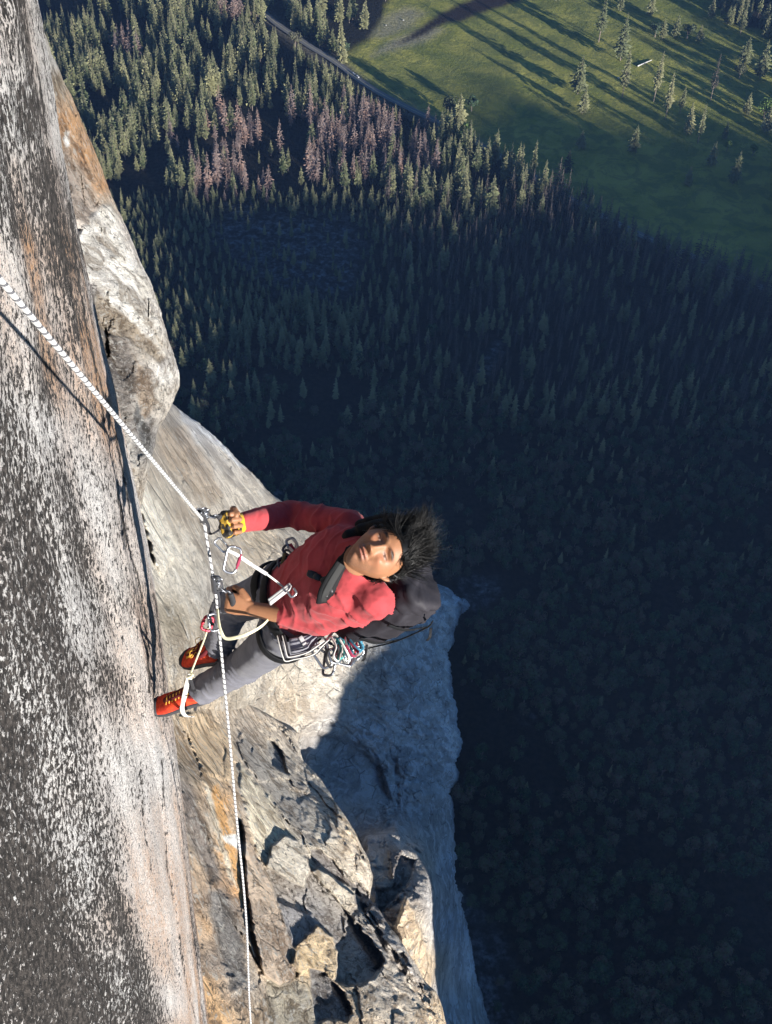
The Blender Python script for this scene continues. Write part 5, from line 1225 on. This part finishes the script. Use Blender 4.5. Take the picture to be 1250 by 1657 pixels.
def ascender(o0, ax, out, mat, label):
    """rope clamp with a handle: ax up the rope, out away from the rope towards the hand"""
    ax = ax.normalized(); out = (out - ax * out.dot(ax)).normalized(); nn = ax.cross(out)
    if nn.dot(CAMD) < 0: nn = -nn
    o = thing('rope_clamp', label, 'rope clamp', o0, 'handled rope clamps')
    q = lambda u, v, w=0: o0 + ax * u + out * v + nn * w
    loop = [(.010, .006), (.012, .030), (.004, .050), (-.05, .056), (-.085, .052), (-.108, .030), (-.112, .010), (-.09, .006), (-.05, .010), (0, .008)]
    pts = spline([q(*a) for a in loop] + [q(*loop[0])], 50)
    part('frame', tube(pts, [(.0055, .0028)] * 50, out, 8, .1), mat, o, o0)
    # folded body plate round the rope
    prof = [(.0, .030), (.0, .003), (-.006, -.008), (.006, -.010), (.012, -.002), (.012, .008)]
    V = []; us = [.006, .02, .055, .080, .088]; k_ = [1.15, 1, .9, .75, .5]
    for u, kk in zip(us, k_):
        for (w, v) in prof: V.append(q(u, v * kk if v > 0 else v, w))
    pl = part('body_plate', (V, [tuple(f) for f in grid_faces(len(us), len(prof))]), mat, o, o0); s = pl.modifiers.new('t', 'SOLIDIFY'); s.thickness = .0028
    part('cam', tube([q(.048, .012, -.004), q(.048, .012, .012)], [(.019, .013)] * 2, ax, 14, .1), STEEL, o, o0)
    part('cam_lever', tube([q(.040, .018, .010), q(.028, .030, .012), q(.018, .040, .012)], [.0035, .003, .004], nn, 8, .6), DSTEEL, o, o0)
    part('pivot_pin', tube([q(.048, .014, .012), q(.048, .014, .018)], [.005] * 2, ax, 12, .2), STEEL, o, o0)
    part('grip', tube(spline([q(.0, .052), q(-.03, .058), (q(-.06, .058)), q(-.088, .050)], 14), [(.011, .008)] * 14, out, 12, .4), BWEB, o, o0)
    part('trigger', tube(spline([q(.070, .020, .010), q(.082, .030, .010), q(.088, .020, .010), q(.080, .010, .012)], 12), [.0022] * 12, nn, 7, .3), STEEL, o, o0)
    return o
up1 = (RTOP - RA).normalized()
clampA = ascender(RA + up1 * .005, (up1 * .6 + (RA - RB).normalized() * .4), (WRr + ORG - RA), DSTEEL, 'upper dark metal rope clamp held by the yellow-gloved hand')
clampB = ascender(RB + Vector((0, 0, .02)), Vector((0, 0, 1)), (WRl + ORG - RB), DSTEEL, 'lower dark metal rope clamp held by the bare hand')
ring = W3((352, 872, 4.16))
carabiner('carabiner', W3((359, 882, 4.14)), cv(.65, -.75, .2), CAMD, .050, .030, .0035, STEEL, STEEL, 'small silver link just below the yellow glove', None, False)
carabiner('carabiner', W3((376, 906, 4.14)), cv(-.28, -.95, .1), CAMD + cv(.3, .1, 0), .090, .052, .0042, STEEL, MAG, 'large silver carabiner with maroon gate hanging below the upper clamp')
dz_ = [(366, 889, 4.14), (384, 898, 4.14), (408, 914, 4.18), (432, 929, 4.22), (448, 941, 4.24), (461, 952, 4.26)]
P_ = [W3(a) for a in dz_]
o = thing('lanyard', 'taut white webbing lanyard from the upper clamp to the harness', 'lanyard', P_[0])
part('strap', flat(P_[:4], .0125, .003, cv(.5, .8, -.3)), WEB, o, P_[0]); part('cord', tube(spline(P_[3:], 14), [.0038] * 14, CAMD, 8), WEB, o, P_[0]); part('stitching', flat([P_[2], P_[3]], .0135, .0045, cv(.5, .8, -.3), 6), GREY, o, P_[0])
# cow's tail from the lower clamp sweeping to the harness
pp = [W3(a) for a in [(352, 985, 4.30), (354, 1005, 4.30), (358, 1022, 4.30), (366, 1033, 4.30), (385, 1031, 4.28), (405, 1024, 4.27), (425, 1012, 4.30), (440, 996, 4.36)]]
single('tether', flat(pp, .013, .0035, cv(.2, .9, -.3)), YWEB, 'cream webbing tether looping from the lower clamp under the bare forearm', 'tether')
pp = [W3(a) for a in [(346, 975, 4.35), (341, 990, 4.36), (341, 1003, 4.36), (345, 1012, 4.36)]]
single('sling', flat(pp, .012, .003, cv(1, .1, -.3)), BWEB, 'short black sling under the lower clamp', 'sling')
carabiner('carabiner', W3((336, 1009, 4.40)), cv(.3, .9, 0), CAMD + cv(.5, 0, 0), .050, .040, .005, REDM, REDM, 'small red carabiner under the lower clamp')
carabiner('carabiner', W3((346, 1007, 4.35)), cv(-.2, .95, 0), CAMD + cv(.2, .5, 0), .060, .038, .0042, STEEL, STEEL, 'small silver carabiner beside the red one under the lower clamp')
# foot loop
ft = thing('foot_loop', 'white foot loop hanging from the lower clamp round the lower orange shoe', 'foot loop', W3((336, 1016, 4.42)))
l0 = [W3(a) for a in [(337, 1015, 4.42), (331, 1034, 4.52), (320, 1062, 4.70), (309, 1090, 4.86)]]
part('cord', tube(spline(l0, 24), [.0036] * 24, CAMD, 8), YWEB, ft, ft.location)
wf = wallF
l1 = [W3(a) for a in [(309, 1090, 4.86), (304, 1102, 4.92), (299, 1125, wf - .30), (295, 1146, wf - .28), (300, 1158, wf - .20), (312, 1160, wf - .10)]]
part('tape', flat(l1, .019, .003, cv(1, .15, -.2), 30), WEB, ft, ft.location)
l2 = [W3(a) for a in [(307, 1094, 4.88), (312, 1110, 4.95), (318, 1128, wf - .1), (316, 1150, wf - .02)]]
part('back_tape', flat(l2, .014, .003, cv(1, .15, -.2), 20), BWEB, ft, ft.location)
part('knot', tube(spline([W3((308, 1088, 4.85)), W3((312, 1093, 4.84)), W3((305, 1096, 4.85)), W3((310, 1098, 4.86))], 16), [.0055] * 16, CAMD, 8), YWEB, ft, ft.location)
part('tape_band', flat([W3((302.5, 1109, wf - .375)), W3((297, 1134, wf - .325))], .020, .004, cv(1, .15, -.2), 4), WEB, ft, ft.location)
for yy in (1120, 1124): part('dark_stripe', flat([W3((300.6, yy, wf - .345)), W3((300.2, yy + 1.5, wf - .345))], .0205, .005, cv(1, .15, -.2), 3), BWEB, ft, ft.location)

# ---- surface hits for things that lie on the clothes
SB = BVHTree.FromPolygons([tuple(v) for v in SH_V], SH_F); TB = BVHTree.FromPolygons([tuple(v) for v in TR_V], TR_F)
CL = Vector(C0) - ORG
def on(px, py, off=.004, bvhs=None, dflt=4.3):
    d = (W3((px, py, 1.0)) - Vector(C0)).normalized(); best = None
    for b in (bvhs or (SB, TB)):
        h = b.ray_cast(CL, d)
        if h[0] is not None and (best is None or h[3] < best[1]): best = (h[0], h[3])
    if best is None: return W3((px, py, dflt))
    return best[0] + ORG - d * off

# ---- backpack
def rbox(c, axs, half, name, mat, parent, loc, puff=.12, n=14, noise_=.008, sq=3.2, seed=1):
    V = []; th = np.linspace(0, np.pi, n + 1); ph = np.linspace(0, 2 * np.pi, 2 * n, endpoint=False)
    for t in th:
        for p in ph:
            v = np.array([np.sin(t) * np.cos(p), np.sin(t) * np.sin(p), np.cos(t)]); v = v / (np.sum(np.abs(v) ** sq)) ** (1 / sq)
            V.append(v)
    V = np.array(V); N = V / np.linalg.norm(V, axis=1)[:, None]
    W_ = V * np.array(half)[None, :]; W_ = W_ + N * (fbm(V * 2.2 + seed, 3, seed) * noise_ + (1 - np.abs(fbm(V * 3.1, 3, seed + 3))) ** 6 * noise_ * .6)[:, None]
    A_ = np.array([list(a) for a in axs]); Wd = W_ @ A_ + np.array(c)
    m_ = 2 * n; Fc = [(i * m_ + j, (i + 1) * m_ + j, (i + 1) * m_ + (j + 1) % m_, i * m_ + (j + 1) % m_) for i in range(n) for j in range(m_)]
    return part(name, ([Vector(v) for v in Wd], Fc), mat, parent, loc)
BX = SHX; BZ = (TOR_UP * .96 + FRONT * -.10).normalized(); BY = BZ.cross(BX).normalized()
if BY.dot(FRONT) > 0: BY = -BY
bc = ORG + PEL.lerp(NECK, .60) - FRONT * .145 + SHX * .085 - cv(0, 0, -.03)
pk = thing('backpack', 'dark grey nylon backpack on the climber, its side bulging out behind his shoulder', 'backpack', bc)
rbox(bc, (BX, BY, BZ), (.138, .082, .225), 'bag', PACKM, pk, bc, n=34, noise_=.018, sq=4.5)
rbox(bc + BZ * .19 - BY * .01, (BX, BY, BZ), (.125, .075, .055), 'lid', PACKM, pk, bc, n=22, noise_=.014, seed=4, sq=4.5)
rbox(bc + BY * .072 - BZ * .02, (BX, BY, BZ), (.105, .030, .15), 'front_pocket', PACKM, pk, bc, n=20, noise_=.008, seed=7)
for sgn in (1, -1):
    for zz in (.08, -.08):
        part('side_strap', flat([bc + BX * .150 * sgn - BY * .07 + BZ * zz, bc + BX * .163 * sgn + BZ * zz, bc + BX * .145 * sgn + BY * .09 + BZ * (zz + .01)], .018, .004, BZ, 12), PACKB, pk, bc)
part('zip', tube(spline([bc + BX * .165 * 1 + BZ * .2 + BY * .02, bc + BX * .160 + BY * .06 + BZ * .12, bc + BX * .158 + BY * .065 - BZ * .05, bc + BX * .14 + BY * .06 - BZ * .2], 30), [.0028] * 30, BY, 6), PACKB, pk, bc)
for k, (a, b, c_) in enumerate([(.1, .11, -.26), (.13, .08, -.24), (.15, .1, .1)]):
    q0 = bc + BX * a + BY * b + BZ * c_; part('loose_strap', flat([q0, q0 + BX * .03 - BZ * .02, q0 + BX * .035 - BZ * .05 + BY * .01], .012, .002, BY, 10), PACKB, pk, bc)
# padded shoulder strap over the chest, with buckles
sp_ = [on(592, 866, .016), on(578, 884, .016), on(560, 905, .016), on(547, 925, .016), on(535, 945, .015), on(527, 962, .012), on(524, 974, .008)]
sp_[0] = ORG + SR.lerp(NECK, .55) + TOR_UP * .05 - FRONT * .02
part('shoulder_strap', flat(sp_, .056, .014, cv(.75, .55, -.1), 40), PACKB, pk, bc)
part('strap_webbing', flat([p - (p - Vector(C0)).normalized() * .009 for p in sp_[2:]], .024, .003, cv(.75, .55, -.1), 24), pmat('strap_grey', (.016, .017, .017), .7), pk, bc)
s2 = [ORG + SR.lerp(NECK, .3) + TOR_UP * .055 - FRONT * .03, on(578, 864, .012), on(556, 878, .010), on(538, 894, .010)]
for (a, b, L, w, an_) in ((506, 930, .040, .026, -20), (514, 934, .030, .022, -20), (528, 942, .034, .040, 20), (534, 950, .018, .044, 20), (526, 958, .018, .040, 20)):
    c_ = on(a, b, .012); r_ = cv(math.cos(rad(an_)), math.sin(rad(an_)), 0)
    bk = rbox(c_, (r_, cv(-math.sin(rad(an_)), math.cos(rad(an_)), 0), CAMD), (L / 2, w / 2, .006), 'buckle', pmat('black_plastic', (.02, .02, .022), .4), pk, bc, n=8, noise_=0)
part('sternum_strap', flat([on(498, 926, .006), on(512, 932, .007), on(530, 943, .012)], .018, .003, cv(.4, .9, -.1), 12), PACKB, pk, bc)
s3 = [on(600, 985, .004), on(590, 1002, .004)]
# dark collar and strap top beside the neck, on the far shoulder
cl_ = thing('scarf', 'black folded neck gaiter bunched between the head and far shoulder', 'neck gaiter', HC + ORG)
nb = ORG + NECK
q = [nb - SHX * .075 + FRONT * .035 - TOR_UP * .01, nb - SHX * .095 + TOR_UP * .03, nb - SHX * .095 + TOR_UP * .075 - FRONT * .02, nb - SHX * .085 + TOR_UP * .13 - FRONT * .05, nb - SHX * .06 + TOR_UP * .17 - FRONT * .07]
part('fold', tube(spline(q, 20), [(.034 + .006 * math.sin(i * 1.3), .026) for i in range(20)], FRONT, 14, .6), PACKB, cl_, HC + ORG)
part('fold', tube(spline([p - SHX * .012 + cv(0, .012, .03) for p in q[1:]], 16), [(.026 + .005 * math.sin(i * 1.7), .020) for i in range(16)], FRONT, 12, .6), PACKB, cl_, HC + ORG)

# ---- harness
hn = thing('harness', 'black climbing harness with light grey belay loop round the climber\'s hips', 'harness', ORG + PEL)
def ringpts(c, n_, a_, b_, ref, k=28, ph=0):
    n_, u_, v_ = frame(n_, ref); return [c + u_ * a_ * math.cos(t) + v_ * b_ * math.sin(t) for t in np.linspace(0, 6.2832, k)]
part('waist_belt', tube(ringpts(ORG + PEL + TOR_UP * .035 + FRONT * .006, TOR_UP, .168, .135, SHX), [(.028, .007)] * 28, TOR_UP, 10, .1), PACKB, hn, ORG + PEL)
for h_, k_ in ((HR, KR), (HL, KL)):
    c_ = ORG + h_.lerp(k_, .22); part('leg_loop', tube(ringpts(c_, (k_ - h_), .104, .102, SHX), [(.024, .006)] * 28, (k_ - h_).normalized(), 10, .1), PACKB, hn, ORG + PEL)
b0, b1 = W3((437, 976, 4.20)), W3((472, 949, 4.24))
part('belay_loop', flat([b0, b0.lerp(b1, .5), b1], .024, .011, cv(.6, .8, -.2), 8), GREY, hn, ORG + PEL)
part('belay_loop_edge', flat([b0 + cv(-.004, .010, -.004), b1 + cv(-.004, .010, -.004)], .005, .010, cv(.6, .8, -.2), 4), WEB, hn, ORG + PEL)
part('buckle', tube(spline([W3((466, 958, 4.2)), W3((472, 966, 4.2)), W3((480, 960, 4.2)), W3((476, 952, 4.2))], 12), [.004] * 12, CAMD, 8), STEEL, hn, ORG + PEL)
gl1 = [(452, 1028, 4.34), (456, 1045, 4.32), (461, 1062, 4.31), (466, 1069, 4.31), (480, 1066, 4.31), (500, 1062, 4.30), (514, 1056, 4.30), (524, 1045, 4.30), (536, 1034, 4.32)]
gl2 = [(460, 1028, 4.33), (464, 1044, 4.31), (468, 1060, 4.30), (474, 1062, 4.30), (498, 1056, 4.29), (512, 1048, 4.29), (528, 1036, 4.30)]
for k, g_ in enumerate((gl1, gl2)):
    part('gear_loop', tube(spline([W3(a) for a in g_], 40), [.0042] * 40, CAMD, 8), BWEB, hn, ORG + PEL)
    part('gear_loop_piping', tube(spline([W3((a - 3, b + 1, c_ - .012)) for a, b, c_ in g_], 40), [.0022] * 40, CAMD, 6), WEB, hn, ORG + PEL)
part('thigh_pocket', flat([W3((470, 1046, 4.33)), W3((492, 1042, 4.32)), W3((514, 1036, 4.33))], .055, .006, cv(.1, 1, 0), 8), cloth_mat('pocket_grey', (.24, .24, .27), 500), hn, ORG + PEL)
part('pocket_strap', flat([W3((486, 1030, 4.31)), W3((492, 1040, 4.31)), W3((496, 1048, 4.31))], .016, .004, cv(1, .2, 0), 6), GREY, hn, ORG + PEL)

# ---- gear racked at the hip
rg = random.Random(3)
rack = [(522, 1062, 60, STEEL, DSTEEL, 'dark carabiner hanging lowest left in the hip rack', .085), (534, 1072, 100, DSTEEL, STEEL, 'long dark carabiner at the bottom of the hip rack', .095), (541, 1052, 80, STEEL, STEEL, 'silver carabiner at the centre of the hip rack', .09), (527, 1046, 35, DSTEEL, DSTEEL, 'black carabiner nearest the thigh pocket', .08),
        (552, 1050, 110, BLUM, STEEL, 'blue carabiner in the middle of the hip rack', .08), (561, 1058, 70, STEEL, BLUM, 'silver carabiner with blue gate on the hip rack', .08), (568, 1045, 95, STEEL, REDM, 'silver carabiner with red gate on the hip rack', .08), (577, 1040, 60, BLUM, BLUM, 'small blue carabiner furthest right on the hip rack', .07),
        (556, 1068, 20, STEEL, STEEL, 'small silver carabiner at the lower right of the hip rack', .065), (540, 1036, 130, STEEL, DSTEEL, 'silver carabiner tucked under the red sleeve', .075), (574, 1060, 140, STEEL, STEEL, 'bright silver carabiner at the right end of the hip rack', .07)]
for (a, b, an_, m1_, m2_, lab, L) in rack:
    carabiner('carabiner', W3((a, b, 4.34 + rg.uniform(-.05, .05))), cv(math.cos(rad(an_)), -math.sin(rad(an_)), rg.uniform(-.4, .4)), CAMD + cv(rg.uniform(-.7, .7), rg.uniform(-.7, .7), 0), L, L * .60, .0044, m1_, m2_, lab, 'gear racked at the hip')
for k, (pp, m_, lab, w_) in enumerate([([(545, 1032), (552, 1050), (547, 1066), (557, 1060), (556, 1036)], GRNM, 'teal sling coiled in the hip rack', .010), ([(562, 1030), (572, 1046), (580, 1056), (572, 1062), (560, 1044)], MAG, 'maroon sling at the right of the hip rack', .012), ([(570, 1030), (582, 1040), (584, 1052), (576, 1046), (566, 1034)], BLUM, 'blue sling under the elbow of the red sleeve', .009),
        ([(536, 1030), (544, 1046), (540, 1062), (548, 1070), (552, 1056)], WEB, 'white sling hanging in the hip rack', .009), ([(550, 1034), (560, 1052), (566, 1066), (560, 1072), (552, 1060)], WEB, 'second white sling, right of the first, in the hip rack', .009), ([(532, 1050), (528, 1066), (536, 1080), (545, 1070)], BWEB, 'black sling at the lower left of the hip rack', .012)]):
    single('sling', flat([W3((a, b, 4.30 + .02 * math.sin(k + i))) for i, (a, b) in enumerate(pp)], w_, .003, cv(.5, .6, -.6), 30), m_, lab, 'sling', 'slings racked at the hip')
# cams / draws on the other side, showing above the waist
for (a, b, an_, m1_, m2_, lab, L) in [(474, 884, 70, STEEL, STEEL, 'silver carabiner at the far hip just under the raised arm', .06), (466, 905, 100, DSTEEL, MAG, 'dark carabiner with maroon gate at the far hip', .065), (471, 893, 40, DSTEEL, REDM, 'dark carabiner with red gate at the far hip', .06), (459, 916, 80, DSTEEL, DSTEEL, 'black carabiner lowest at the far hip', .06)]:
    carabiner('carabiner', W3((a, b, 4.42)), cv(math.cos(rad(an_)), -math.sin(rad(an_)), .2), CAMD + cv(rg.uniform(-.7, .7), rg.uniform(-.4, .4), 0), L, L * .6, .0042, m1_, m2_, lab, 'gear at the far hip')
for (pp, m_, lab) in [([(470, 880), (478, 896), (470, 915), (462, 930), (468, 942)], MAG, 'maroon sling hanging at the far hip'), ([(462, 895), (457, 912), (463, 925), (458, 936)], pmat('olive_webbing', (.10, .10, .05), .8), 'olive sling hanging at the far hip'), ([(474, 872), (480, 880), (476, 892), (468, 886)], WEB, 'white loop at the far hip under the arm')]:
    single('sling', flat([W3((a, b, 4.40)) for a, b in pp], .012, .003, cv(.9, .2, -.3), 24), m_, lab, 'sling', 'slings at the far hip')

# ---- things on the valley floor
g = G(572, 128)
def car(g, yaw, lab, col):
    o = thing('parked_car', lab, 'car', g); o.rotation_euler = (0, 0, yaw)
    def bx(nm, pts, y0, y1, mat, par=o):
        V = [(x_, y_, z_) for y_ in (y0, y1) for x_, z_ in pts]; n = len(pts)
        F_ = [tuple(range(n))[::-1], tuple(range(n, 2 * n))] + [(i, (i + 1) % n, n + (i + 1) % n, n + i) for i in range(n)]
        ob = mesh_obj(nm, V, F_, mat, par, False); b = ob.modifiers.new('b', 'BEVEL'); b.width = .08; return ob
    pm = pmat('car_paint', col, .3); gm2 = pmat('car_glass', (.02, .025, .03), .1); tm = pmat('tyre', (.02, .02, .02), .8)
    body = bx('body', [(-2.3, .45), (-2.35, .95), (-2.1, 1.1), (1.1, 1.1), (2.2, .9), (2.3, .45)], -.95, .95, pm)
    bx('cabin', [(-1.9, 1.1), (-1.6, 1.65), (.3, 1.7), (1.1, 1.1)], -.82, .82, gm2); bx('roof', [(-1.6, 1.66), (-1.5, 1.74), (.2, 1.77), (.3, 1.68)], -.80, .80, pm)
    for sx in (-1.4, 1.4):
        for sy in (-.9, .9):
            V = []; n = 16
            for yy in (-.12, .12):
                for k in range(n): V.append((sx + .36 * math.cos(6.2832 * k / n), sy + yy, .36 + .36 * math.sin(6.2832 * k / n)))
            mesh_obj('wheel', V, [tuple(range(n))[::-1], tuple(range(n, 2 * n))] + [(k, (k + 1) % n, n + (k + 1) % n, n + k) for k in range(n)], tm, o)
    return o
i_ = int(np.argmin(np.linalg.norm(rc - g[:2], axis=1))); yaw = math.atan2(rd[i_][1], rd[i_][0])
nrm_ = np.array([-rd[i_][1], rd[i_][0]])
car(Vector((*(rc[i_] + nrm_ * 1.8), 1.64)), yaw, 'white car driving on the road along the meadow edge', (.8, .8, .8))
car(Vector((*(rc[i_ - 2] + nrm_ * 1.8), 1.64)), yaw, 'pale silver car just up the road from the white car', (.5, .52, .55))
a, b = G(1032, 108), G(1055, 98); V, Fc = tube([Vector(a) + Vector((0, 0, .8)), Vector((a + b) / 2) + Vector((0, 0, .9)), Vector(b) + Vector((0, 0, .7))], [.75, .6, .35], Vector((0, 0, 1)), 10, .3)
single('fallen_log', (V, Fc), pmat('bleached_wood', (.6, .58, .54), .9), 'bleached white log lying on the meadow between the tall pines', 'log')
for (px_, py_, s_, lab) in [(1001, 127, 1.3, 'white boulder on the meadow beside the long tree shadow'), (653, 33, 1.0, 'small white boulder on the sandy river bank'), (625, 41, .8, 'smaller white boulder left on the sandy river bank')]:
    g = Vector(G(px_, py_)); V = []; 
    bmx = bmesh.new(); bmesh.ops.create_icosphere(bmx, subdivisions=3, radius=s_)
    for v in bmx.verts: v.co *= 1 + .35 * float(fbm(np.array([list(v.co)]) / s_ * .9 + px_, 3, 2)[0]); v.co.z *= .7
    me = bpy.data.meshes.new('boulder'); bmx.to_mesh(me); bmx.free(); me.materials.append(pmat('pale_granite', (.42, .41, .39), .9))
    ob = bpy.data.objects.new('boulder', me); SC.collection.objects.link(ob); ob.location = g + Vector((0, 0, s_ * .4)); tag(ob, lab, 'boulder')

# ---- haze of the valley air
HZ = True
if HZ:
    bpy.context.view_layer.update()
    bmx = bmesh.new(); bmesh.ops.create_cube(bmx, size=1)
    me = bpy.data.meshes.new('haze'); bmx.to_mesh(me); bmx.free()
    hz_o = bpy.data.objects.new('haze', me); SC.collection.objects.link(hz_o)
    hz_o.scale = (3200, 3600, 660); hz_o.location = (300, 900, 326)
    hm_ = bpy.data.materials.new('valley_air'); hm_.use_nodes = True; t_ = hm_.node_tree; t_.nodes.remove(t_.nodes['Principled BSDF'])
    pv = t_.nodes.new('ShaderNodeVolumePrincipled'); pv.inputs['Color'].default_value = (.28, .5, 1, 1); pv.inputs['Density'].default_value = .000042; pv.inputs['Anisotropy'].default_value = .2
    t_.links.new(pv.outputs[0], t_.nodes['Material Output'].inputs['Volume']); me.materials.append(hm_)
    hm_.cycles.homogeneous_volume = True if hasattr(hm_.cycles, 'homogeneous_volume') else None
    tag(hz_o, kind='stuff'); hz_o.display_type = 'WIRE'
